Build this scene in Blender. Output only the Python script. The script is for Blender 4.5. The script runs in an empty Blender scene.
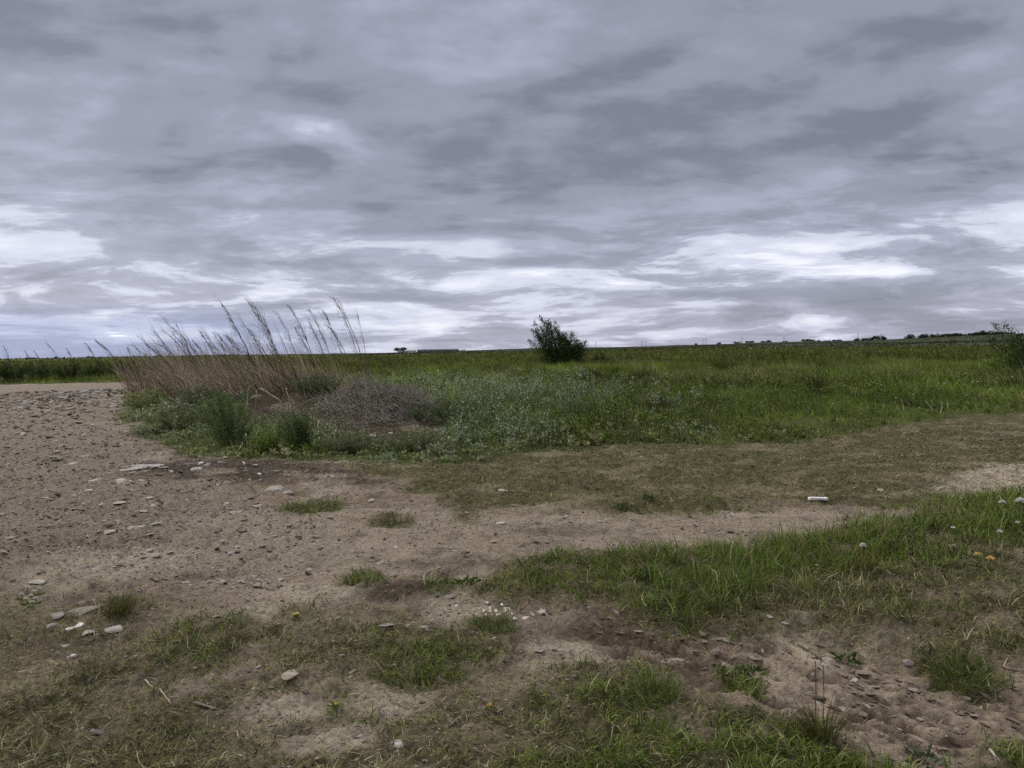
import bpy, bmesh, math
import numpy as np
from mathutils import Vector, Matrix

rng = np.random.default_rng(11)
R = math.radians
scene = bpy.context.scene
COL = scene.collection

# ------------------------------------------------------------------ camera
EYE, FPX = 1.6, 740.0
TH, RO = math.atan(33 / FPX), 0.0157
fwd = np.array([0, math.cos(TH), -math.sin(TH)])
rt0 = np.array([1.0, 0, 0]); up0 = np.array([0, math.sin(TH), math.cos(TH)])
rt = rt0 * math.cos(RO) - up0 * math.sin(RO)
up = up0 * math.cos(RO) + rt0 * math.sin(RO)

def ray(px, py):
    return fwd * FPX + rt * (px - 512) - up * (py - 384)

def flat(px, py):
    """the point of the level ground seen at a place of the photo"""
    d = ray(px, py)
    k = EYE / max(-d[2], 1e-3)
    return np.array([d[0] * k, d[1] * k])

def at_dist(px, y):
    """x of a photo column at y metres ahead"""
    d = ray(px, 355)
    return d[0] / d[1] * y

cam_d = bpy.data.cameras.new('camera'); cam = bpy.data.objects.new('camera', cam_d); COL.objects.link(cam)
cam_d.sensor_width = 36; cam_d.lens = 36 * FPX / 1024; cam_d.clip_start = .05; cam_d.clip_end = 20000
cam.matrix_world = Matrix((( rt[0], up[0], -fwd[0], 0), (rt[1], up[1], -fwd[1], 0), (rt[2], up[2], -fwd[2], EYE), (0, 0, 0, 1)))
scene.camera = cam

# ------------------------------------------------------------------ noise
def _hash(i, j, seed):
    h = (i.astype(np.int64) * 374761393 + j.astype(np.int64) * 668265263 + seed * 1274126177) & 0xffffffff
    h = ((h ^ (h >> 13)) * 1274126177) & 0xffffffff
    h = ((h ^ (h >> 16)) * 2246822519) & 0xffffffff
    return (h ^ (h >> 15)) & 0xffffffff

def noise(x, y, seed=0):
    x = np.asarray(x, float); y = np.asarray(y, float)
    i = np.floor(x); j = np.floor(y); fx = x - i; fy = y - j
    u = fx * fx * fx * (fx * (fx * 6 - 15) + 10); v = fy * fy * fy * (fy * (fy * 6 - 15) + 10)
    def g(di, dj):
        a = _hash(i + di, j + dj, seed) * (2 * math.pi / 4294967296.0)
        return np.cos(a) * (fx - di) + np.sin(a) * (fy - dj)
    a = g(0, 0) * (1 - u) + g(1, 0) * u
    b = g(0, 1) * (1 - u) + g(1, 1) * u
    return (a * (1 - v) + b * v) * 1.5

def fbm(x, y, seed=0, oc=4, gain=.5):
    t = 0; a = 1.0; f = 1.0
    for k in range(oc):
        t = t + a * noise(x * f + 17.3 * k, y * f - 9.1 * k, seed + k); a *= gain; f *= 2.03
    return t

def sstep(a, b, x):
    t = np.clip((x - a) / (b - a), 0, 1); return t * t * (3 - 2 * t)

# ------------------------------------------------------------------ zones of the ground
def poly_sd(pts, x, y):
    """signed distance to a polygon, positive inside"""
    P = np.array(pts); Q = np.roll(P, -1, 0)
    d = np.full(x.shape, 1e18); ins = np.zeros(x.shape, bool)
    for (ax, ay), (bx, by) in zip(P, Q):
        ex, ey = bx - ax, by - ay
        t = np.clip(((x - ax) * ex + (y - ay) * ey) / (ex * ex + ey * ey + 1e-12), 0, 1)
        d = np.minimum(d, (x - ax - t * ex) ** 2 + (y - ay - t * ey) ** 2)
        c = (ay > y) != (by > y)
        ins ^= c & (x < (bx - ax) * (y - ay) / (by - ay + 1e-12) + ax)
    d = np.sqrt(d)
    return np.where(ins, d, -d)

def zone(px, extra=()):
    return [flat(*p) for p in px] + list(extra)

Z = {}
Z['field'] = zone([(1500, 395), (1024, 414), (960, 416), (880, 428), (810, 442), (700, 446), (640, 444), (560, 452), (450, 462),
                   (340, 462), (240, 460), (180, 452), (135, 436), (118, 418), (140, 398), (168, 385), (130, 382), (0, 384.5), (-250, 389)],
                  [(-9000, 300), (-9000, 9000), (9000, 9000), (9000, 30)])
Z['bank'] = zone([(470, 590), (520, 566), (600, 556), (700, 548), (800, 538), (900, 520), (1000, 494), (1200, 480), (1500, 700), (1100, 690),
                  (1010, 660), (930, 660), (850, 640), (790, 632), (755, 618), (720, 640), (650, 622), (590, 606), (510, 604)])
Z['lush'] = zone([(640, 560), (720, 548), (860, 532), (960, 500), (1100, 490), (1100, 540), (960, 560), (880, 580), (800, 610), (740, 615), (690, 630), (640, 600)])
Z['front'] = zone([(560, 690), (600, 672), (650, 668), (680, 690), (740, 706), (810, 722), (870, 745), (930, 790), (900, 900), (540, 900), (520, 770)])
Z['front_mid'] = zone([(340, 655), (400, 630), (470, 640), (540, 655), (600, 670), (580, 740), (500, 725), (430, 700), (370, 690)])
Z['left'] = zone([(-250, 590), (30, 586), (90, 640), (160, 690), (240, 760), (260, 900), (-300, 900)])
Z['mown'] = zone([(330, 455), (420, 455), (500, 450), (640, 436), (800, 432), (960, 408), (1500, 400), (1500, 480), (1000, 490), (900, 510), (850, 505),
                  (760, 506), (640, 504), (560, 510), (470, 508), (440, 494), (380, 482)])
Z['thatch'] = zone([(770, 585), (850, 570), (1024, 545), (1200, 540), (1200, 690), (1010, 665), (900, 665), (800, 645)])
Z['corner'] = zone([(930, 760), (960, 735), (1010, 725), (1100, 730), (1100, 900), (930, 900)])
Z['gravel'] = zone([(-300, 392), (0, 386), (130, 383), (165, 386), (138, 400), (116, 420), (130, 440), (170, 458), (250, 500), (350, 540), (270, 585), (170, 575), (60, 560), (-300, 600)])
Z['track'] = zone([(170, 520), (320, 500), (480, 512), (640, 508), (800, 508), (900, 515), (880, 530), (760, 540), (620, 555), (500, 560), (420, 570), (300, 600), (200, 590)])
Z['wet'] = zone([(150, 462), (250, 458), (340, 468), (430, 486), (330, 484), (240, 478), (170, 474)])
Z['eroded'] = zone([(590, 612), (650, 626), (740, 640), (800, 636), (860, 650), (940, 664), (1030, 672), (1200, 690), (1200, 800), (1010, 720), (930, 770),
                    (870, 738), (800, 712), (700, 690), (660, 662), (600, 650)])
Z['spoil'] = zone([(330, 442), (300, 425), (320, 405), (440, 405), (470, 420), (440, 440), (390, 446)])
Z['pale'] = zone([(925, 478), (975, 467), (1200, 462), (1200, 492), (1010, 494), (940, 492)])
Z['hollow'] = [(at_dist(236, 15.9), 15.9), (at_dist(300, 15.4), 15.4), (at_dist(345, 15.4), 15.4), (at_dist(340, 17.2), 17.2), (at_dist(250, 17.6), 17.6)]
Z['moss'] = zone([(-300, 585), (40, 575), (130, 600), (220, 640), (330, 596), (400, 600), (470, 632), (560, 660), (640, 690), (720, 720), (700, 900), (-400, 900)])
BARE = [(300, 592, 60, 18), (262, 612, 40, 14), (278, 712, 60, 26), (392, 700, 50, 26), (330, 745, 60, 18), (565, 652, 50, 18), (120, 560, 80, 20), (455, 612, 40, 20)]
DAMP = [(640, 628, 90, 18), (720, 660, 60, 16), (395, 592, 50, 10), (440, 560, 60, 8), (250, 640, 60, 16), (60, 640, 80, 16), (230, 470, 120, 8), (560, 530, 60, 5), (180, 720, 90, 24), (480, 655, 60, 14)]
PATCH = [(310, 507, 38, 9), (392, 518, 34, 7), (365, 577, 26, 10), (490, 628, 30, 16), (298, 616, 30, 12), (120, 606, 18, 14), (640, 505, 30, 6),
         (960, 672, 40, 22), (740, 672, 26, 16), (440, 588, 18, 10), (205, 640, 60, 30), (420, 660, 60, 26)]

def masks(x, y):
    r = np.hypot(x, y)
    n1 = fbm(x * .9, y * .9, 3, 4); n2 = fbm(x * 3.1, y * 3.1, 23, 3); n0 = fbm(x * .16, y * .16, 31, 3)
    wob = .16 * n1 + .07 * n2
    far = np.clip(r / 6, .55, 3)
    def zm(k, soft=None):
        soft = {'bank': .34, 'front': .34, 'front_mid': .4, 'left': .4, 'moss': .3, 'lush': .4, 'thatch': .4}.get(k, .18)
        return sstep(-soft, soft, poly_sd(Z[k], x, y) / far + wob * 1.3)
    m = {k: zm(k) for k in Z}
    m['spoil'] = sstep(-.2, .2, np.maximum(poly_sd(Z['spoil'], x, y), poly_sd(Z['hollow'], x, y)) + wob)
    m['field'] = sstep(-.1, .1, poly_sd(Z['field'], x, y) / far + wob * .7)
    pt = np.zeros(x.shape)
    for (px, py, rx, ry) in PATCH:
        c = flat(px, py); k = EYE / (py - 351)
        a = rx * k; b = ry * k * k * FPX / EYE
        q = np.hypot((x - c[0]) / a, (y - c[1]) / b)
        pt = np.maximum(pt, sstep(1.2, .5, q + wob * 1.6))
    m['patch'] = pt
    def blobs(lst, soft=1.3):
        t = np.zeros(x.shape)
        for (px, py, rx, ry) in lst:
            c = flat(px, py); k = EYE / (py - 351)
            q = np.hypot((x - c[0]) / (rx * k), (y - c[1]) / (ry * k * k * FPX / EYE))
            t = np.maximum(t, sstep(soft, .45, q + wob * 1.8))
        return t
    bar = blobs(BARE); m['damp'] = blobs(DAMP)
    m['moss'] = m['moss'] * (1 - bar) * sstep(-.75, .25, n1 + .35 * n2)
    m['bare'] = bar
    m['n0'], m['n1'], m['n2'] = n0, n1, n2
    g = np.maximum.reduce([m['bank'] * .95, m['front'] * sstep(-.9, -.1, n1 + .3), m['front_mid'] * sstep(-.5, .15, n1), m['left'] * sstep(-.6, .3, n1) * .8,
                           m['mown'] * sstep(-1.2, -.1, n1) * .9, m['corner'], pt * .9, m['moss'] * .55, m['field']])
    g = np.maximum(g, .0)
    bare = sstep(.25, .6, fbm(x * 1.7 + 5, y * 1.7, 57, 3)) * (1 - m['lush']) * (1 - m['field'])
    g = g * (1 - .7 * bare)
    m['green'] = g * (1 - .9 * m['pale']) * (1 - m['eroded'] * (1 - pt) * (.93 - .45 * sstep(.0, .45, m['n2']))) * (1 - .85 * m['spoil'])
    return m

e0, e1 = flat(806, 693), flat(934, 726)
ed = (e1 - e0) / np.linalg.norm(e1 - e0); en = np.array([-ed[1], ed[0]])
RUT = [flat(*q) for q in [(-200, 600), (150, 556), (330, 540), (500, 530), (680, 524), (860, 516)]]
MOUNDS = [(at_dist(262, 18), 18.0, 2.0, 1.7, .62), (at_dist(392, 16.4), 16.4, 1.2, .8, .52), (at_dist(318, 16.8), 16.8, 1.1, .8, .38),
          (at_dist(195, 27), 27.0, 1.6, 4, .45)]

def ridge(px):
    """how many photo pixels the far ridge stands over the level horizon, by photo column"""
    return np.interp(px, [-1500, -200, 0, 150, 370, 450, 530, 600, 760, 900, 960, 1024, 1300, 2200], [-1, -1, -1, -1, -.3, .3, 1.5, 1.7, 3.4, 4.6, 5.8, 7.0, 8, 5])

def strata(x, y):
    """washed-out layers of soil running down to the right"""
    a = (x - e0[0]) * ed[0] + (y - e0[1]) * ed[1]; b = (x - e0[0]) * en[0] + (y - e0[1]) * en[1]
    v = -b * 6.0 + 1.1 * noise(a * 1.4, b * 2.2, 5) + .35 * noise(a * 5, b * 6, 6)
    saw = v - np.floor(v); st = np.minimum(saw / .82, (1 - saw) / .18) * (.55 + .6 * noise(a * 1.1, np.floor(v) * 3.7, 15))
    v2 = -b * 17 + .9 * noise(a * 3, b * 5, 25); saw2 = v2 - np.floor(v2)
    st = st + .35 * np.minimum(saw2 / .8, (1 - saw2) / .2)
    return st

def height(x, y, m=None):
    x = np.asarray(x, float); y = np.asarray(y, float)
    if m is None: m = masks(x, y)
    r = np.hypot(x, y)
    fade = 1 / (1 + (r / 60) ** 2)
    h = (.035 * fbm(x * .45, y * .45, 91, 3) + .014 * fbm(x * 2.1, y * 2.1, 77, 3)) * np.minimum(1, fade * 1.5)
    rough = .021 + .002 * m['eroded'] + .012 * m['green'] + .012 * m['gravel'] - .008 * m['track']
    h = h + .016 * m['gravel'] * fbm(x * 2.6, y * 2.6, 19, 3, .6) * sstep(48, 25, r)
    h = h + rough * fbm(x * 7, y * 7, 41, 4, .55) * sstep(40, 15, r)
    st = strata(x, y)
    h = h + m['eroded'] * (.085 * st - .09)
    h = h + .05 * m['bank'] * (1 - m['eroded']) + .02 * m['front'] - .02 * m['track']
    # wheel ruts along the track
    dr = np.full(x.shape, 1e9)
    for (ax, ay), (bx, by) in zip(RUT[:-1], RUT[1:]):
        ex, ey = bx - ax, by - ay; tt = np.clip(((x - ax) * ex + (y - ay) * ey) / (ex * ex + ey * ey), 0, 1)
        dr = np.minimum(dr, np.hypot(x - ax - tt * ex, y - ay - tt * ey))
    dr = dr + .10 * noise(x * .8, y * .8, 61)
    h = h + (-.045 * np.exp(-((dr - .62) / .13) ** 2) + .022 * np.exp(-((dr - .95) / .14) ** 2)) * (.6 + .7 * noise(x * .7, y * .7, 62))
    h = h + .02 * m['green'] * fbm(x * 3.3, y * 3.3, 12, 2) * sstep(30, 10, r)
    for (mx, my, sx, sy, hh) in MOUNDS:
        q = ((x - mx) / sx) ** 2 + ((y - my) / sy) ** 2
        h = h + hh * np.exp(-q * .8) * (1 + .22 * fbm(x * 1.6, y * 1.6, 66, 3))
    px = 512 + FPX * x / np.maximum(y, 1e-3)
    px = np.where(y > 0, px, np.where(x > 0, 2200, -1500))
    R1 = 1600.0
    h = h + ridge(px) * R1 / FPX * sstep(380, R1, r) + (1.6 * sstep(200, 1500, r))
    h = h + fbm(x / 190, y / 190, 8, 4) * 1.7 * sstep(150, 700, r)
    return h

def H(x, y):
    return float(height(np.array([x]), np.array([y]))[0])

# ------------------------------------------------------------------ mesh builder
class MB:
    def __init__(s): s.V = []; s.F = {3: [], 4: []}; s.C = []; s.n = 0
    def add(s, V, F, C):
        V = np.asarray(V, float).reshape(-1, 3); C = np.asarray(C, float)
        if C.ndim == 1: C = np.tile(C, (len(V), 1))
        for f in F: s.F[f.shape[1]].append(f + s.n)
        s.V.append(V); s.C.append(C); s.n += len(V)
    def tube(s, pts, rad, col, sides=4):
        pts = np.asarray(pts, float); n = len(pts)
        rad = np.broadcast_to(np.asarray(rad, float), (n,))
        t = np.gradient(pts, axis=0); t /= np.linalg.norm(t, axis=1)[:, None] + 1e-9
        ref = np.where(np.abs(t[:, 2:3]) > .9, np.array([[1., 0, 0]]), np.array([[0., 0, 1]]))
        a = np.cross(t, ref); a /= np.linalg.norm(a, axis=1)[:, None] + 1e-9
        b = np.cross(t, a)
        ph = np.arange(sides) * 2 * math.pi / sides
        V = pts[:, None] + rad[:, None, None] * (a[:, None] * np.cos(ph)[None, :, None] + b[:, None] * np.sin(ph)[None, :, None])
        i = np.arange(n - 1)[:, None] * sides; k = np.arange(sides)[None]
        F = np.stack([i + k, i + (k + 1) % sides, i + sides + (k + 1) % sides, i + sides + k], -1).reshape(-1, 4)
        fs = [F]
        if sides == 3: fs.append(np.array([[0, 2, 1], [(n - 1) * 3, (n - 1) * 3 + 1, (n - 1) * 3 + 2]]))
        elif sides == 4: fs.append(np.array([[0, 3, 2, 1], [(n - 1) * 4 + q for q in range(4)]]))
        else:
            e = (n - 1) * sides
            fs.append(np.array([[0, q + 1, q] for q in range(1, sides - 1)] + [[e, e + q, e + q + 1] for q in range(1, sides - 1)]))
        s.add(V, fs, col)
    def box(s, c, d, col, rz=0):
        V = np.array([[x, y, z] for x in (-.5, .5) for y in (-.5, .5) for z in (-.5, .5)]) * np.array(d)
        cs, sn = math.cos(rz), math.sin(rz)
        V = np.stack([V[:, 0] * cs - V[:, 1] * sn, V[:, 0] * sn + V[:, 1] * cs, V[:, 2]], 1) + np.array(c)
        s.add(V, [np.array([[0, 1, 3, 2], [4, 6, 7, 5], [0, 4, 5, 1], [2, 3, 7, 6], [0, 2, 6, 4], [1, 5, 7, 3]])], col)
    def blades(s, P, L, W, az, lean, curl, col, nseg=2, twist=.5):
        n = len(P)
        if n == 0: return
        f = lambda q: np.broadcast_to(np.asarray(q, float), (n,))
        L, W, az, lean, curl = f(L), f(W), f(az), f(lean), f(curl)
        hx, hy = np.cos(az), np.sin(az)
        wa = az + math.pi / 2 + rng.normal(0, twist, n)
        wx, wy = np.cos(wa), np.sin(wa)
        k = 2 * nseg + 1
        V = np.zeros((n, k, 3)); p = np.array(P, float)
        for q in range(nseg + 1):
            sfrac = q / nseg
            if q:
                th = lean + curl * (sfrac - .5 / nseg)
                p = p + (L / nseg)[:, None] * np.stack([np.sin(th) * hx, np.sin(th) * hy, np.cos(th)], 1)
            if q < nseg:
                w = W * (1 - sfrac) ** .6 * .5
                V[:, 2 * q] = p + np.stack([wx * w, wy * w, 0 * w], 1)
                V[:, 2 * q + 1] = p - np.stack([wx * w, wy * w, 0 * w], 1)
            else: V[:, 2 * q] = p
        base = np.arange(n)[:, None] * k
        F4 = np.concatenate([base + np.array([[2 * q, 2 * q + 1, 2 * q + 3, 2 * q + 2]]) for q in range(nseg - 1)], 0) if nseg > 1 else None
        F3 = base + np.array([[2 * nseg - 2, 2 * nseg - 1, 2 * nseg]])
        C = np.repeat(np.broadcast_to(col, (n, 3)), k, 0)
        s.add(V, [F3] if F4 is None else [F4, F3], C)
    def leaves(s, P, D, L, W, col):
        """pointed leaves: base P, unit direction D"""
        n = len(P)
        if n == 0: return
        L = np.broadcast_to(np.asarray(L, float), (n,)); W = np.broadcast_to(np.asarray(W, float), (n,))
        D = D / (np.linalg.norm(D, axis=1)[:, None] + 1e-9)
        q = np.cross(D, rng.normal(size=(n, 3))); q /= np.linalg.norm(q, axis=1)[:, None] + 1e-9
        mid = P + D * (L * .45)[:, None]
        nn = np.cross(D, q) * (W * .18)[:, None]
        V = np.stack([P, mid + q * (W / 2)[:, None] + nn, P + D * L[:, None], mid - q * (W / 2)[:, None] + nn], 1)
        F = np.arange(n)[:, None] * 4 + np.array([[0, 1, 2, 3]])
        s.add(V, [F], np.repeat(np.broadcast_to(col, (n, 3)), 4, 0))
    def mesh(s, name, mat, smooth=False):
        me = bpy.data.meshes.new(name)
        V = np.concatenate(s.V); C = np.concatenate(s.C)
        f3 = np.concatenate(s.F[3]) if s.F[3] else np.zeros((0, 3), int)
        f4 = np.concatenate(s.F[4]) if s.F[4] else np.zeros((0, 4), int)
        li = np.concatenate([f3.ravel(), f4.ravel()]).astype(np.int32)
        n3, n4 = len(f3), len(f4)
        st = np.concatenate([np.arange(n3) * 3, n3 * 3 + np.arange(n4) * 4]).astype(np.int32)
        me.vertices.add(len(V)); me.vertices.foreach_set('co', V.astype(np.float32).ravel())
        me.loops.add(len(li)); me.loops.foreach_set('vertex_index', li)
        me.polygons.add(n3 + n4); me.polygons.foreach_set('loop_start', st)
        me.polygons.foreach_set('use_smooth', np.full(n3 + n4, smooth))
        a = me.color_attributes.new('tint', 'FLOAT_COLOR', 'POINT')
        a.data.foreach_set('color', np.concatenate([C, np.ones((len(C), 1))], 1).astype(np.float32).ravel())
        me.update(calc_edges=True); me.validate()
        me.materials.append(mat)
        return me
    def build(s, name, mat, parent=None, smooth=False, loc=None):
        o = bpy.data.objects.new(name, s.mesh(name, mat, smooth)); COL.objects.link(o)
        if parent: o.parent = parent
        if loc is not None: o.location = loc
        return o

def tag(o, label, cat, group=None, kind=None):
    if label: o['label'] = label
    if cat: o['category'] = cat
    if group: o['group'] = group
    if kind: o['kind'] = kind
    return o

def empty(name, loc, rz=0):
    o = bpy.data.objects.new(name, None); COL.objects.link(o); o.empty_display_size = .1
    o.location = loc; o.rotation_euler = (0, 0, rz); return o

def copy_tree(o, loc, rz=0, sc=1.0, label=None):
    c = o.copy(); COL.objects.link(c); c.location = loc; c.rotation_euler = (0, 0, rz)
    c.scale = (sc, sc, sc) if np.isscalar(sc) else sc
    if label: c['label'] = label
    for ch in list(o.children):
        d = ch.copy(); COL.objects.link(d); d.parent = c
    return c

ORD = ['first', 'second', 'third', 'fourth', 'fifth', 'sixth', 'seventh', 'eighth', 'ninth', 'tenth', 'eleventh', 'twelfth', 'thirteenth', 'fourteenth',
       'fifteenth', 'sixteenth', 'seventeenth', 'eighteenth', 'nineteenth', 'twentieth', 'twenty-first', 'twenty-second', 'twenty-third', 'twenty-fourth',
       'twenty-fifth', 'twenty-sixth', 'twenty-seventh', 'twenty-eighth', 'twenty-ninth', 'thirtieth']
def ordinal(i, n):
    """i-th from the left, counted from the nearer end"""
    if n == 1: return 'only'
    if i == 0: return 'leftmost'
    if i == n - 1: return 'rightmost'
    return ORD[i] + ' from left' if i < n / 2 else ORD[n - 1 - i] + ' from right'

# ------------------------------------------------------------------ materials
def new_mat(name):
    m = bpy.data.materials.new(name); m.use_nodes = True; m.node_tree.nodes.clear(); return m, m.node_tree

class NT:
    def __init__(s, t): s.t = t
    def n(s, kind, **kw):
        nd = s.t.nodes.new(kind)
        for k, v in kw.items():
            if k.startswith('i_'):
                key = k[2:]; key = int(key) if key.isdigit() else key
                s.put(nd.inputs[key], v)
            else: setattr(nd, k, v)
        return nd
    def put(s, sock, v):
        if isinstance(v, bpy.types.NodeSocket): s.t.links.new(v, sock)
        else: sock.default_value = v
    def math(s, op, a, b=0.0, c=0.0, clamp=False):
        nd = s.n('ShaderNodeMath', operation=op, use_clamp=clamp)
        for i, v in enumerate((a, b, c)): s.put(nd.inputs[i], v)
        return nd.outputs[0]
    def mix(s, f, a, b, blend='MIX'):
        nd = s.n('ShaderNodeMix', data_type='RGBA', blend_type=blend, clamp_factor=True)
        s.put(nd.inputs[0], f)
        for i, v in ((6, a), (7, b)):
            s.put(nd.inputs[i], v if isinstance(v, bpy.types.NodeSocket) else tuple(v) + (1,))
        return nd.outputs[2]
    def noise(s, vec, scale, detail=4, rough=.55, dist=0.0, dim='3D'):
        nd = s.n('ShaderNodeTexNoise', noise_dimensions=dim)
        s.put(nd.inputs['Vector'], vec); nd.inputs['Scale'].default_value = scale; nd.inputs['Detail'].default_value = detail
        nd.inputs['Roughness'].default_value = rough; nd.inputs['Distortion'].default_value = dist
        return nd.outputs['Fac']
    def ss(s, v, a, b, lo=0.0, hi=1.0):
        nd = s.n('ShaderNodeMapRange', interpolation_type='SMOOTHSTEP')
        s.put(nd.inputs[0], v)
        for i, q in ((1, a), (2, b), (3, lo), (4, hi)): nd.inputs[i].default_value = q
        return nd.outputs[0]

def tint_mat(name, trans=.3, rough=.75, spec=.15, var=.25, scale=8):
    m, t = new_mat(name); N = NT(t)
    at = N.n('ShaderNodeAttribute', attribute_name='tint').outputs['Color']
    pos = N.n('ShaderNodeTexCoord').outputs['Object']
    v = N.ss(N.noise(pos, scale, 3), .3, .7, 1 - var, 1 + var)
    c = N.mix(1.0, at, v, 'MULTIPLY')
    b = N.n('ShaderNodeBsdfPrincipled'); N.put(b.inputs['Base Color'], c); b.inputs['Roughness'].default_value = rough
    b.inputs['Specular IOR Level'].default_value = spec
    o = N.n('ShaderNodeOutputMaterial')
    if trans:
        tr = N.n('ShaderNodeBsdfTranslucent'); N.put(tr.inputs[0], c)
        mx = N.n('ShaderNodeMixShader'); mx.inputs[0].default_value = trans
        t.links.new(b.outputs[0], mx.inputs[1]); t.links.new(tr.outputs[0], mx.inputs[2]); t.links.new(mx.outputs[0], o.inputs[0])
    else: t.links.new(b.outputs[0], o.inputs[0])
    return m

M_GRASS = tint_mat('grass_blade', .35, .8, .08)
M_LEAF = tint_mat('leaf', .3, .8, .06)
M_DRY = tint_mat('dry_stem', .12, .85, .1)
M_BARK = tint_mat('bark', 0, .9, .1, .35, 14)
M_PETAL = tint_mat('petal', .25, .6, .2, .12, 60)
M_PAINT = tint_mat('plaster', 0, .9, .1, .15, .3)

def stone_mat():
    m, t = new_mat('stone'); N = NT(t)
    at = N.n('ShaderNodeAttribute', attribute_name='tint').outputs['Color']
    pos = N.n('ShaderNodeTexCoord').outputs['Object']
    a = N.noise(pos, 22, 6, .65); b = N.noise(pos, 90, 4, .6); g = N.noise(pos, 9, 3)
    c = N.mix(1.0, at, N.ss(a, .3, .72, .6, 1.25), 'MULTIPLY')
    c = N.mix(N.ss(g, .5, .72, 0, .55), c, (.15, .115, .085))       # clinging soil
    p = N.n('ShaderNodeBsdfPrincipled'); N.put(p.inputs['Base Color'], c); p.inputs['Roughness'].default_value = .9
    p.inputs['Specular IOR Level'].default_value = .2
    bp = N.n('ShaderNodeBump'); bp.inputs['Strength'].default_value = .5; bp.inputs['Distance'].default_value = .006
    N.put(bp.inputs['Height'], N.math('ADD', a, N.math('MULTIPLY', b, .5))); t.links.new(bp.outputs[0], p.inputs['Normal'])
    t.links.new(p.outputs[0], N.n('ShaderNodeOutputMaterial').inputs[0])
    return m
M_STONE = stone_mat()

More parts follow.
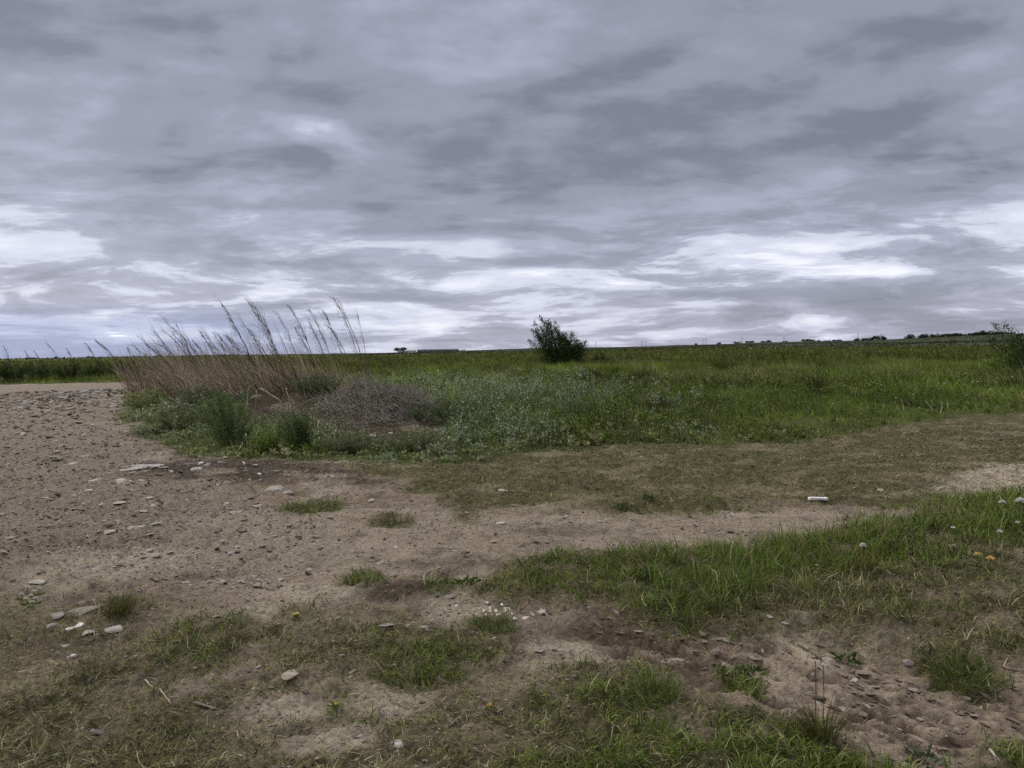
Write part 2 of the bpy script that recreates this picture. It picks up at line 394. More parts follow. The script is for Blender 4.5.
def ground_mat():
    m, t = new_mat('soil'); N = NT(t)
    A = N.n('ShaderNodeSeparateColor'); t.links.new(N.n('ShaderNodeAttribute', attribute_name='cover_a').outputs['Color'], A.inputs[0])
    B = N.n('ShaderNodeSeparateColor'); t.links.new(N.n('ShaderNodeAttribute', attribute_name='cover_b').outputs['Color'], B.inputs[0])
    ac = N.n('ShaderNodeAttribute', attribute_name='cover_c'); groove_shade = ac.outputs['Alpha']
    Cc = N.n('ShaderNodeSeparateColor'); t.links.new(ac.outputs['Color'], Cc.inputs[0])
    green, gravel, dark = A.outputs[0], A.outputs[1], A.outputs[2]
    straw, pale, field = B.outputs[0], B.outputs[1], B.outputs[2]
    far, eroded = Cc.outputs[0], Cc.outputs[1]
    pos = N.n('ShaderNodeTexCoord').outputs['Object']
    n_f = N.noise(pos, 34, 6, .7); n_m = N.noise(pos, 6, 6, .65); n_l = N.noise(pos, .9, 5, .6); n_x = N.noise(pos, 130, 3, .6)
    dirt = N.mix(N.ss(n_m, .32, .68), (.155, .110, .070), (.335, .262, .182))
    dirt = N.mix(N.ss(n_l, .35, .65), dirt, (.37, .30, .225))
    dirt = N.mix(N.ss(n_f, .35, .75, 0, .75), dirt, (.44, .355, .255))
    dirt = N.mix(N.ss(n_f, .47, .30, 0, .85), dirt, (.062, .044, .032))
    dirt = N.mix(N.ss(N.noise(pos, 2.3, 5, .7), .48, .64, 0, .72), dirt, (.10, .078, .055))
    dirt = N.mix(N.ss(n_x, .57, .68, 0, .55), dirt, (.46, .39, .30)); dirt = N.mix(N.ss(n_x, .43, .33, 0, .6), dirt, (.07, .052, .038))
    # small stones bedded in the soil
    vo = N.n('ShaderNodeTexVoronoi', feature='F1'); N.put(vo.inputs['Vector'], pos); vo.inputs['Scale'].default_value = 26; vo.inputs['Randomness'].default_value = 1
    vs = N.n('ShaderNodeSeparateColor'); t.links.new(vo.outputs['Color'], vs.inputs[0])
    amount = N.math('ADD', .16, N.math('MULTIPLY', gravel, .5))
    isst = N.math('LESS_THAN', vs.outputs[0], amount)
    near = N.ss(vo.outputs['Distance'], .34, .22)
    peb = N.math('MULTIPLY', isst, near)
    stc = N.mix(vs.outputs[1], (.25, .205, .16), (.60, .53, .43))
    gr = N.mix(.6, dirt, N.mix(N.ss(n_f, .3, .7), (.14, .112, .085), (.46, .39, .31)))
    c = N.mix(gravel, dirt, gr)
    c = N.mix(N.math('MULTIPLY', peb, .8), c, stc)
    c = N.mix(N.math('MULTIPLY', dark, .85), c, N.mix(N.ss(n_f, .35, .7), (.035, .025, .018), (.095, .068, .05)))
    c = N.mix(N.math('MULTIPLY', groove_shade, .85), c, (.060, .044, .032))     # crevice shade painted into the grooves so the soil layers show
    c = N.mix(N.math('MULTIPLY', pale, N.ss(n_m, .25, .6)), c, N.mix(N.ss(n_f, .35, .65), (.42, .355, .25), (.68, .60, .45)))
    gg = N.mix(N.ss(n_f, .35, .7), (.050, .046, .018), (.15, .145, .052))
    stw = N.mix(N.ss(n_f, .35, .7), (.13, .112, .055), (.46, .40, .215))
    c = N.mix(N.math('MULTIPLY', straw, N.ss(n_m, .3, .6, .25, .85)), c, stw)
    c = N.mix(N.math('MULTIPLY', green, N.ss(n_m, .28, .55, .35, .95)), c, gg)
    fcol = N.mix(N.ss(N.noise(pos, .5, 6, .65), .35, .65), (.045, .055, .015), (.10, .115, .034))
    sc = N.n('ShaderNodeMapping'); N.put(sc.inputs[0], pos); sc.inputs['Scale'].default_value = (.006, .022, 1)
    n_band = N.noise(sc.outputs[0], 1.0, 4, .6)
    fcol2 = N.mix(N.ss(n_band, .38, .62), (.060, .070, .024), (.135, .145, .050))
    fcol2 = N.mix(N.ss(N.noise(pos, .035, 5, .7), .42, .66, 0, .7), fcol2, (.050, .056, .022))
    fcol2 = N.mix(Cc.outputs[2], fcol2, (.042, .050, .026))
    c = N.mix(field, c, fcol)
    c = N.mix(far, c, fcol2)
    c = N.mix(1.0, c, N.mix(field, (.92, .90, .885), (1.0, 1.0, 1.0)), 'MULTIPLY')
    p = N.n('ShaderNodeBsdfPrincipled'); N.put(p.inputs['Base Color'], c); p.inputs['Roughness'].default_value = .95; p.inputs['Specular IOR Level'].default_value = .12
    hgt = N.math('ADD', N.math('MULTIPLY', n_f, 1.3), N.math('ADD', N.math('MULTIPLY', n_x, .6), N.math('MULTIPLY', peb, .5)))
    bp = N.n('ShaderNodeBump'); bp.inputs['Strength'].default_value = 1.0; bp.inputs['Distance'].default_value = .035
    N.put(bp.inputs['Height'], hgt); N.put(bp.inputs['Strength'], N.math('SUBTRACT', 1.0, N.math('MULTIPLY', eroded, .5))); t.links.new(bp.outputs[0], p.inputs['Normal'])
    t.links.new(p.outputs[0], N.n('ShaderNodeOutputMaterial').inputs[0])
    return m

# ------------------------------------------------------------------ ground sheet
def build_ground():
    rr = [.9]
    while rr[-1] < 2.3: rr.append(rr[-1] * 1.02)
    while rr[-1] < 6: rr.append(rr[-1] * 1.0042)
    while rr[-1] < 30: rr.append(rr[-1] * 1.0065)
    while rr[-1] < 9000: rr.append(rr[-1] * 1.022)
    rr = np.array(rr)
    a1 = np.linspace(-R(47), R(47), 760); a2 = np.linspace(R(47), 2 * math.pi - R(47), 70)[1:-1]
    aa = np.concatenate([a1, a2]); na, nr = len(aa), len(rr)
    RR, AA = np.meshgrid(rr, aa, indexing='ij')
    x = (RR * np.sin(AA)).ravel(); y = (RR * np.cos(AA)).ravel()
    x = np.append(x, 0.0); y = np.append(y, 0.0)
    m = masks(x, y); z = height(x, y, m)
    V = np.stack([x, y, z], 1)
    i = np.arange(nr - 1)[:, None] * na; k = np.arange(na)[None]; k2 = (k + 1) % na
    F = np.stack([i + k, i + na + k, i + na + k2, i + k2], -1).reshape(-1, 4)
    F3 = np.stack([np.full(na, nr * na), np.arange(na), (np.arange(na) + 1) % na], 1)
    mb = MB(); mb.add(V, [F, F3], np.array([.2, .2, .2]))
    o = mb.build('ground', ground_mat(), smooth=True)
    r = np.hypot(x, y)
    dark = np.maximum.reduce([m['wet'], m['eroded'] * (.26 + .3 * sstep(.1, .6, m['n2'])), m['spoil'], m['damp'] * .9, m['moss'] * .55 * sstep(-.1, .5, m['n2'])])
    straw = (1 - m['pale']) * np.maximum.reduce([m['mown'], m['bank'] * .6 * sstep(-.2, .3, m['n2']), m['left'] * .8, m['front_mid'] * .5, m['moss'] * .75])
    pale = np.maximum.reduce([m['pale'], m['bare'] * .8, m['track'] * .35, sstep(.25, .55, fbm(x * 1.1, y * 1.1, 71, 3)) * .5 * (1 - m['gravel'])])
    fld = m['field'] * (1 - m['spoil'])
    far = sstep(60, 140, r) * m['field']
    one = np.ones_like(x)
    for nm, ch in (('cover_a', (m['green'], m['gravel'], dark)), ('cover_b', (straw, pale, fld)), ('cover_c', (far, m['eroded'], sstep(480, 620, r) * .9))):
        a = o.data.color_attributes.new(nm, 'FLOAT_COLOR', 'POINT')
        al = sstep(.42, .12, strata(x, y) + .25 * fbm(x * 9, y * 9, 19, 3)) * m['eroded'] if nm == 'cover_c' else one  # alpha carries the painted shade of the low strata grooves
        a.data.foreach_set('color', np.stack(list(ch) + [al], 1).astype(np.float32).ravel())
    tag(o, 'bare brown ground with worn track, patchy grass and field to the horizon', None, kind='structure')
build_ground()

# ------------------------------------------------------------------ scatter helpers
def scatter(n, r0, r1, half=47, power=1.0):
    """n points in a wedge ahead, radial density ~ r^(power-2) per area"""
    u = rng.random(n)
    if abs(power) < 1e-6: r = r0 * (r1 / r0) ** u
    else: r = (r0 ** power + u * (r1 ** power - r0 ** power)) ** (1 / power)
    a = rng.uniform(-R(half), R(half), n)
    return r * np.sin(a), r * np.cos(a), r

def pick(cols, w, n, jit=.18):
    c = np.array(cols)[rng.choice(len(cols), n, p=np.array(w) / sum(w))]
    return np.clip(c * (1 + rng.normal(0, jit, (n, 1))) * (1 + rng.normal(0, .05, (n, 3))), .004, .9)

WIND = math.pi * .97     # the wind bends everything to the left

# short grass on the near ground
def build_grass():
    x, y, r = scatter(480000, 2.2, 15.5, 46, .7)
    m = masks(x, y)
    p = m['green'] * (1 - .3 * m['mown'] * (1 - m['bank'])) * (1 - m['field'] * .5)
    clump = sstep(-.45, .25, fbm(x * 4.2, y * 4.2, 301, 3))
    keep = rng.random(len(x)) < p * (.12 + .88 * clump)
    x, y, r = x[keep], y[keep], r[keep]; m = {k: v[keep] for k, v in m.items()}; clump = clump[keep]
    n = len(x); z = height(x, y, m) - .004
    tall = .5 + .85 * m['lush'] + .35 * m['front'] + .5 * m['patch'] + .5 * m['bank'] + .3 * m['field'] - .3 * m['mown'] - .15 * m['moss'] - .3 * m['thatch']
    L = .08 * tall * rng.uniform(.35, 1.5, n) * (.6 + .6 * clump) + .015
    W = .0052 * np.maximum(1, r / 5.5) * rng.uniform(.5, 1.5, n)
    q = fbm(x * 1.3, y * 1.3, 333, 3)
    g1 = pick([(.108, .158, .023), (.148, .195, .035), (.062, .098, .018), (.20, .215, .070), (.31, .275, .14)], [4, 3, 4, 2.2, 1.3], n, .38)
    g2 = pick([(.145, .140, .052), (.24, .21, .11), (.085, .09, .032), (.37, .33, .20)], [4, 3, 3, 1.8], n, .38)
    dry = np.clip(.25 + .8 * q + .45 * m['left'] + .35 * m['moss'] + .25 * m['mown'] - .5 * m['lush'] + .6 * m['thatch'] - .2 * m['front'], 0, .9)
    col = np.where((rng.random(n) < dry)[:, None], g2, g1)
    mb = MB()
    az = rng.uniform(0, 2 * math.pi, n)
    mb.blades(np.stack([x, y, z], 1), L, W, az, rng.uniform(.1, 1.05, n) - .2 * m['lush'], rng.uniform(.3, 1.7, n), col, 2, .8)
    tag(mb.build('grass', M_GRASS), 'short patchy green grass growing over the near ground', 'grass', kind='stuff')

def build_straw():
    x, y, r = scatter(260000, 2.2, 17, 46, .6)
    m = masks(x, y)
    p = np.maximum.reduce([m['mown'] * .9, m['left'] * .75, m['bank'] * .35, m['thatch'] * .8, m['front_mid'] * .55, m['moss'] * .6, m['pale'] * 1.0, m['front'] * .25, m['spoil'] * .8,
                           .22 * (1 - m['gravel']) * (1 - m['track'])])
    p = p * (1 - .93 * m['track'] * (1 - m['mown'])) * (1 - .9 * m['eroded']) * sstep(-.5, .3, fbm(x * 2.2, y * 2.2, 401, 3)) * (1 - .6 * m['field'] * (1 - m['spoil']))
    keep = rng.random(len(x)) < p * .8
    x, y, r = x[keep], y[keep], r[keep]; m = {k: v[keep] for k, v in m.items()}
    n = len(x); z = height(x, y, m) + .004
    L = rng.uniform(.025, .10, n) * np.minimum(1.6, .8 + r / 12); W = .0034 * np.maximum(1, r / 5) * rng.uniform(.6, 1.3, n)
    c1 = pick([(.25, .21, .115), (.14, .118, .065), (.38, .33, .20), (.15, .15, .055), (.06, .048, .03)], [3, 4, .9, 4, 3.5], n, .35)
    c2 = pick([(.48, .41, .28), (.36, .30, .20), (.62, .55, .40)], [3, 3, 2], n)
    col = np.where((rng.random(n) < m['pale'] * .95)[:, None], c2, c1)
    mb = MB()
    mb.blades(np.stack([x, y, z], 1), L, W, rng.uniform(0, 2 * math.pi, n), rng.uniform(1.1, 1.5, n), rng.uniform(-.1, .5, n), col, 2, .9)
    tag(mb.build('straw_litter', M_DRY), 'flattened dry straw and mown grass lying over the ground', 'straw', kind='stuff')

def field_tone(x, y):
    a = fbm(x * .11, y * .055, 501, 4); b = fbm(x * .75, y * .42, 507, 4, .6); return a, b

def build_meadow():
    mb = MB()
    for (cnt, r0, r1, L0, L1, W0, W1, pw) in ((150000, 11.5, 32, .16, .40, .009, .020, 1.0), (150000, 30, 85, .28, .55, .024, .045, 1.0),
                                              (130000, 80, 320, .35, .7, .10, .22, .9), (70000, 310, 1300, .5, 1.0, .5, 1.0, .8)):
        x, y, r = scatter(cnt, r0, r1, 46, pw)
        m = masks(x, y)
        a, b = field_tone(x, y)
        keep = rng.random(len(x)) < m['field'] * (1 - m['spoil'] * .95) * (1 - .6 * sstep(7, -1, x - .02 * y) * (r < 32))
        # the mound carries its own plants
        for (mx, my, sx, sy, hh) in MOUNDS[:3]:
            keep &= ~((((x - mx) / sx) ** 2 + ((y - my) / sy) ** 2 < 1.3) & (rng.random(len(x)) < .75))
        x, y, r, a, b = x[keep], y[keep], r[keep], a[keep], b[keep]; m = {k: v[keep] for k, v in m.items()}
        n = len(x); z = height(x, y, m) - .01
        edge = sstep(0, 4, poly_sd(Z['field'], x, y))
        hfac = (.35 + .65 * edge) * np.clip(.95 + .45 * a + 1.15 * b, .2, 2.3)
        L = rng.uniform(L0, L1, n) * hfac; W = rng.uniform(W0, W1, n)
        right = sstep(-2, 5, x - .06 * y)
        c1 = pick([(.125, .180, .022), (.175, .230, .038), (.078, .118, .017), (.25, .265, .085)], [4, 3, 3, 1.5], n)
        c2 = pick([(.185, .220, .10), (.135, .175, .072), (.27, .29, .16), (.095, .125, .05)], [3, 3, 1.5, 3], n)
        c3 = pick([(.19, .16, .078), (.135, .12, .052), (.29, .25, .14)], [3, 3, 1], n)
        pb = np.clip(.65 - .62 * right + .4 * b, 0, .9) * sstep(60, 22, r)
        pc = np.clip(.14 + .6 * fbm(x * .12 + 40, y * .07, 577, 3) + .3 * sstep(.1, .5, b), .03, .75)
        u = rng.random(n)
        col = np.where((u < pb)[:, None], c2, np.where((u > 1 - pc * (1 - pb))[:, None], c3, c1))
        col = col * np.clip(1 + .65 * a + .7 * fbm(x * .5 + 9, y * .22, 533, 4, .6), .3, 1.9)[:, None]
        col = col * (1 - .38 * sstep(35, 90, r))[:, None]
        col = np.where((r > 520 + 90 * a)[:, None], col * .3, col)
        az = np.where(rng.random(n) < .5, WIND + rng.normal(0, .7, n), rng.uniform(0, 2 * math.pi, n))
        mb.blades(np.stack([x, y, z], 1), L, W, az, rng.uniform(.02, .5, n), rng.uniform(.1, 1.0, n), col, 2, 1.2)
    tag(mb.build('meadow', M_GRASS), 'dense green meadow grass filling the field behind the track', 'meadow', kind='stuff')

def add_weed(mb, p, h, nl, ll, cols, spread=.35, stem=(.07, .08, .035), lean=.2):
    """one leafy plant: stems with small pointed leaves"""
    ns = max(1, int(spread * 12)); P = []; D = []
    for k in range(ns):
        az = rng.uniform(0, 2 * math.pi); sp = rng.uniform(.1, 1) * spread
        top = np.array([math.cos(az) * sp - lean * h * .6, math.sin(az) * sp, h * rng.uniform(.65, 1)])
        bend = np.array([math.cos(az) * sp * .3, math.sin(az) * sp * .3, h * .45])
        q = np.linspace(0, 1, 5)[:, None]
        pts = p + 2 * q * (1 - q) * bend * .9 + q * q * top
        mb.tube(pts, np.linspace(.006, .002, 5) * max(1, h), stem, 3)
        t = rng.uniform(.12, 1, nl // ns)[:, None]
        P.append(p + 2 * t * (1 - t) * bend * .9 + t * t * top)
        d = rng.normal(size=(len(t), 3)); d[:, 2] = np.abs(d[:, 2]) * .6 + .25; D.append(d)
    P = np.concatenate(P); D = np.concatenate(D); n = len(P)
    mb.leaves(P, D, ll * rng.uniform(.6, 1.4, n), ll * .36 * rng.uniform(.7, 1.3, n), pick(cols, [1] * len(cols), n))

WORM = [(.235, .28, .145), (.165, .21, .095), (.37, .40, .25), (.105, .14, .052)]
GREEN = [(.12, .175, .026), (.165, .215, .044), (.08, .115, .02), (.225, .25, .08)]
EDGE = [(.24, .26, .09), (.32, .32, .16), (.15, .18, .055), (.37, .345, .21)]
PALEW = [(.34, .375, .24), (.26, .30, .165), (.43, .44, .31), (.18, .215, .11)]
def build_weeds():
    mb = MB()
    x, y, r = scatter(9000, 10.4, 40, 44, .55)
    m = masks(x, y); a, b = field_tone(x, y)
    left = sstep(7, -1, x - .02 * y)
    keep = rng.random(len(x)) < m['field'] * (.22 + .78 * left) * (1 - m['spoil']) * np.clip(.7 + .9 * b, .06, 1)
    x, y, r = x[keep], y[keep], r[keep]; z = height(x, y); e = sstep(0, 2.5, poly_sd(Z['field'], x, y)); b2 = b[keep]; sp = fbm(x * .30, y * .16, 811, 3)
    for i in range(len(x)):
        h = rng.uniform(.2, .55) * (.45 + .6 * e[i]) * float(np.clip(.95 + 1.1 * b2[i], .35, 1.8)) * (.5 if x[i] < -1.0 and r[i] < 16.5 else 1)
        lf = x[i] < 3 + .05 * y[i] + rng.normal(0, 2)
        sp_ = sp[i]
        wk = PALEW if sp_ > .22 else (GREEN if sp_ < -.28 else WORM)
        add_weed(mb, np.array([x[i], y[i], z[i] - .02]), h, int(64 - min(24, r[i] * .8)), .062 * max(1, r[i] / 17), (EDGE if e[i] < .25 and rng.random() < .7 else wk) if lf else GREEN, .25)
    tag(mb.build('weeds', M_LEAF), 'grey-green leafy weeds massed along the front edge of the meadow', 'weeds', kind='stuff')

build_grass(); build_straw(); build_meadow(); build_weeds()

# ------------------------------------------------------------------ stones
def rock_mesh(dims, seed, col, flatness=0, cuts=7, sub=3):
    g = np.random.default_rng(seed)
    bm = bmesh.new(); bmesh.ops.create_icosphere(bm, subdivisions=sub, radius=1)
    V = np.array([v.co[:] for v in bm.verts])
    for k in range(cuts):
        nrm = g.normal(size=3); nrm /= np.linalg.norm(nrm); d = g.uniform(.42, .8)
        s = V @ nrm; V = V - nrm * np.maximum(0, s - d)[:, None] * .96
    off = g.uniform(0, 50)
    V = V * (1 + .10 * noise(V[:, 0] * 1.7 + off, V[:, 1] * 1.7 + V[:, 2] * 1.3, 5) + .05 * noise(V[:, 0] * 5 + off, V[:, 1] * 5 + V[:, 2] * 4, 6))[:, None]
    V[:, 2] = np.maximum(V[:, 2], -.55)
    V = V * (np.array(dims) / 2)
    F = np.array([[v.index for v in f.verts] for f in bm.faces]); bm.free()
    mb = MB(); c = np.tile(np.array(col), (len(V), 1))
    mb.add(V, [F], c)
    me = mb.mesh('stone', M_STONE, True)
    if hasattr(me, 'set_sharp_from_angle'): me.set_sharp_from_angle(angle=R(32))
    return me

def gp(px, py):
    """where a photo place meets the real ground (height included)"""
    d = ray(px, py); z = 0.0
    for _ in range(4):
        k = (EYE - z) / -d[2]; z = H(d[0] * k, d[1] * k)
    return np.array([d[0] * k, d[1] * k, z]), float(np.hypot(d[0] * k, d[1] * k))

PALE, GREY, TAN, WHITE, DARKS = (.37, .33, .28), (.28, .25, .215), (.30, .25, .195), (.66, .62, .55), (.13, .10, .08)
_seed = [100]
def stone(px, py, wpx, hpx, col, label, name='stone', rot=None, thick=.35, tilt=0.0, group=None, cat='stone', cuts=13, sink=.02):
    """a stone wpx wide in the photo, hpx deep on the ground"""
    p, r = gp(px, py); k = r / FPX
    w = wpx * k; dep = min(hpx * k * r / EYE * .75, w * 2.1) if tilt == 0 else hpx * k * 1.3
    th = max(thick * .8 * min(w, dep), .010)
    _seed[0] += 1
    o = bpy.data.objects.new(name, rock_mesh((w, dep, th), _seed[0], col, cuts=cuts)); COL.objects.link(o)
    o.location = (p[0], p[1], p[2] + th * sink)
    o.rotation_euler = (tilt, 0, rot or 0)
    return tag(o, label, cat, group)

stone(291, 674, 17, 28, (.36, .30, .23), 'foot-shaped pale tan stone lying alone on bare dirt', rot=-.3, thick=.3)
stone(397, 743, 22, 13, WHITE, 'rough white stone at the bottom edge on bare soil', thick=.4)
bm = bmesh.new(); bmesh.ops.create_cube(bm, size=1)
for v_ in bm.verts: v_.co = (v_.co.x * .185 + .006 * v_.co.z, v_.co.y * .07, v_.co.z * .024 + .004 * v_.co.x)
bmesh.ops.bevel(bm, geom=bm.edges[:], offset=.0025, segments=2, affect='EDGES')
bmb = MB(); fs_ = [[q.index for q in f.verts] for f in bm.faces]; V_ = np.array([q.co[:] for q in bm.verts]); bm.free()
bmb.add(V_, [np.array([f for f in fs_ if len(f) == k]) for k in (3, 4) if any(len(f) == k for f in fs_)], (.70, .68, .63))
wb_, _ = gp(818, 500)
ob = bmb.build('white_block', M_STONE, loc=(wb_[0], wb_[1], wb_[2] + .014)); ob.rotation_euler = (0, .03, -.12)
tag(ob, 'white oblong block lying on the far side of the dirt track', 'block')
stone(84, 611, 50, 15, (.25, .21, .165), 'longest ridge-like slab of the rock outcrop beside a grass tuft', name='rock_slab', rot=.45, thick=.35, group='rock outcrop at the left')
stone(58, 616, 17, 7, GREY, 'grey-brown slab at the upper left end of the rock outcrop', name='rock_slab', rot=.5, thick=.5, group='rock outcrop at the left')
stone(50, 625, 14, 8, GREY, 'lowest left block of the rock outcrop', name='rock_slab', rot=.2, thick=.6, group='rock outcrop at the left')
stone(82, 600, 14, 5, (.22, .185, .15), 'small ledge of rock above the longest outcrop slab', name='rock_slab', rot=.3, thick=.6, group='rock outcrop at the left')
stone(80, 625, 14, 8, WHITE, 'bright white chunk just below the rock outcrop', thick=.7, group='pale pieces below the outcrop')
stone(71, 629, 8, 5, WHITE, 'little white chip left of the bright white chunk', thick=.7, group='pale pieces below the outcrop')
stone(117, 629, 22, 8, PALE, 'pale oblong stone right of the bright white chunk', thick=.5, rot=.1, group='pale pieces below the outcrop')
stone(88, 633, 14, 5, PALE, 'flat pale stone under the bright white chunk', thick=.4, group='pale pieces below the outcrop')
stone(66, 646, 16, 6, TAN, 'tan flake lying a little below the white pieces', thick=.3, rot=.3, group='pale pieces below the outcrop')
stone(72, 656, 9, 4, WHITE, 'whitish crumb lowest of the pieces below the outcrop', thick=.6, group='pale pieces below the outcrop')
stone(38, 582, 19, 6, PALE, 'smooth pale slab above the white-flowered plant', thick=.4)
stone(128, 528, 36, 12, (.30, .285, .235), 'broad greenish-grey flat slab bedded in the track', name='rock_slab', thick=.12, rot=.15, sink=.05)
stone(110, 534, 18, 5, PALE, 'narrow pale slab at the left tip of the greenish flat slab', name='rock_slab', thick=.2, rot=.3)
stone(141, 467, 38, 8, (.36, .335, .31), 'wide light grey slab at the upper edge of the gravel', name='rock_slab', thick=.1, sink=.05)
stone(122, 482, 18, 6, (.37, .34, .30), 'pointed pale stone in front of the wide light grey slab', rot=.4, thick=.4)
stone(98, 480, 12, 5, PALE, 'pale stone left of the pointed pale stone in the gravel', thick=.4)
stone(89, 489, 8, 3, WHITE, 'small white stone lowest left of the pale slab stones', thick=.5)
stone(70, 465, 12, 4, PALE, 'thin pale stone left of the wide light grey slab', thick=.4)
stone(272, 490, 30, 10, (.31, .29, .255), 'large grey slab beside the dark soil strip', name='rock_slab', thick=.22, group='slabs beside dark soil')
stone(286, 494, 13, 5, (.30, .275, .235), 'small wedge stone at the right end of the large grey slab', thick=.5, group='slabs beside dark soil')
stone(258, 506, 16, 5, (.30, .28, .25), 'flat grey stone below the large grey slab', thick=.2, group='slabs beside dark soil')
stone(252, 499, 9, 4, DARKS, 'dark stone left of the large grey slab', thick=.6, group='slabs beside dark soil')
stone(233, 514, 14, 4, PALE, 'pale flat stone at the left foot of the slabs', thick=.3, group='slabs beside dark soil')
stone(371, 501, 9, 6, PALE, 'pale stone at the right end of the small grassy hump', thick=.5)
stone(147, 501, 16, 4, PALE, 'thin pale flake in the gravel between the two flat slabs', thick=.3, rot=.2)
stone(120, 507, 10, 4, PALE, 'rounded pale flake left of the thin flake in the gravel', thick=.3)
stone(152, 556, 20, 5, TAN, 'long tan flake below the greenish flat slab', thick=.3, rot=.3)
stone(150, 550, 8, 3, PALE, 'short pale flake just above the long tan flake', thick=.4)
stone(451, 597, 14, 6, (.24, .2, .17), 'grey-brown stone with dark underside beside the bent twig', rot=-.2, thick=.55)
stone(439, 596, 8, 4, DARKS, 'dark clod left of the grey-brown stone', name='clod', cat='clod', thick=.6)
stone(456, 603, 4, 4, WHITE, 'tiny white pebble below the grey-brown stone', name='pebble', cat='pebble', thick=.8)
stone(424, 627, 16, 5, (.31, .265, .22), 'low tan stone at the upper edge of the sparse grass', thick=.4)
stone(388, 626, 20, 7, (.25, .22, .18), 'weathered flat stone half sunk left of the low tan stone', thick=.25)
stone(533, 615, 9, 8, GREY, 'grey stone leftmost of the three beside the white pebbles', thick=.7)
stone(541, 613, 13, 7, PALE, 'large pale stone with a stick beside the white pebbles', thick=.6, rot=-.2)
stone(525, 618, 9, 6, (.5, .46, .4), 'whitish stone in front of the large pale stone', thick=.6)
stone(494, 645, 4, 4, WHITE, 'single white pebble on bare soil below the tuft', name='pebble', cat='pebble', thick=.9)
stone(540, 652, 16, 7, (.27, .23, .185), 'flat brownish stone on bare soil right of the single white pebble', thick=.25)
stone(715, 646, 12, 9, (.19, .155, .125), 'rounded clod on the left rim of the eroded bank', name='clod', cat='clod', thick=.8)
stone(702, 645, 10, 7, (.17, .14, .11), 'smaller clod left of the rounded clod on the rim', name='clod', cat='clod', thick=.8)
stone(730, 671, 13, 12, (.18, .15, .12), 'upright dark clod beside the dark leafy weed', name='clod', cat='clod', thick=.9)
stone(751, 676, 12, 6, (.24, .2, .165), 'tan clod right of the upright dark clod', name='clod', cat='clod', thick=.7)
stone(770, 616, 6, 5, PALE, 'small pale stone at the grassy rim above the eroded bank', thick=.8)
stone(622, 646, 11, 8, (.21, .17, .14), 'brown clod in the dark soil left of the eroded bank', name='clod', cat='clod', thick=.7)
stone(907, 671, 12, 7, (.27, .235, .2), 'pale clod uppermost on the eroded bank', name='clod', cat='clod', thick=.6)
stone(915, 690, 12, 7, (.25, .21, .18), 'flaky clod below the uppermost pale clod', name='clod', cat='clod', thick=.5, rot=-.5)
stone(900, 680, 14, 5, (.24, .2, .17), 'thin flaky clod left of the flaky clods on the bank', name='clod', cat='clod', thick=.5, rot=-.3)
stone(868, 699, 11, 6, (.28, .235, .2), 'tan flake in the middle of the eroded bank', name='clod', cat='clod', thick=.5, rot=-.5)
stone(921, 723, 11, 5, (.27, .23, .19), 'tan flake at the lower right of the eroded bank', name='clod', cat='clod', thick=.5, rot=-.3)
stone(899, 728, 9, 5, (.27, .23, .19), 'small flake at the bottom of the eroded bank', name='clod', cat='clod', thick=.5)
stone(854, 680, 8, 6, (.42, .39, .36), 'light grey stone beside the white-flowered weed on the bank', thick=.7)
stone(503, 491, 9, 5, (.40, .37, .29), 'pale flake on the mossy strip beyond the track', thick=.3, rot=.7)
stone(500, 524, 14, 3, (.45, .42, .36), 'thin whitish sliver on the near edge of the track', thick=.3)
stone(396, 548, 6, 4, PALE, 'pale pebble in the middle of the bare track', name='pebble', cat='pebble', thick=.6)
stone(255, 466, 6, 3, PALE, 'pale pebble in dark soil under the weed bush', name='pebble', cat='pebble', thick=.7)
stone(259, 472, 5, 4, WHITE, 'white pebble in dark soil beneath the pale pebble', name='pebble', cat='pebble', thick=.8)
stone(201, 464, 6, 5, WHITE, 'white stone at the left end of the dark soil', thick=.8)
stone(198, 469, 12, 4, PALE, 'pale flat stone touching the white stone at the dark soil', thick=.4)
for i, (a, b, w) in enumerate([(334, 432, 6), (347, 432, 5), (374, 431, 5), (391, 432, 5), (427, 433, 4)]):
    stone(a, b, w, 4, WHITE, 'white rubble piece on the dark spoil of the mound, ' + ordinal(i, 5) + ' of five', name='rubble', cat='rubble', thick=.8, group='white rubble on the mound')
# the heap of white pebbles behind the tuft
pl = [(488, 605, 6), (490, 608, 4), (484, 611, 4), (486, 614, 3), (490, 611, 4), (496, 609, 4), (496, 612, 6), (500, 614, 6), (502, 605, 4), (505, 608, 4), (507, 606, 4),
      (509, 607, 4), (504, 613, 3), (506, 610, 3), (512, 613, 3), (515, 619, 5), (497, 616, 3), (477, 614, 3), (486, 601, 3), (510, 610, 3)]
for a, b, w in pl:
    stone(a, b, w, 4, (.62, .57, .48), 'small cream pebble in the cluster behind the green tuft', name='pebble', cat='pebble', thick=.9, group='cream pebbles behind the tuft')

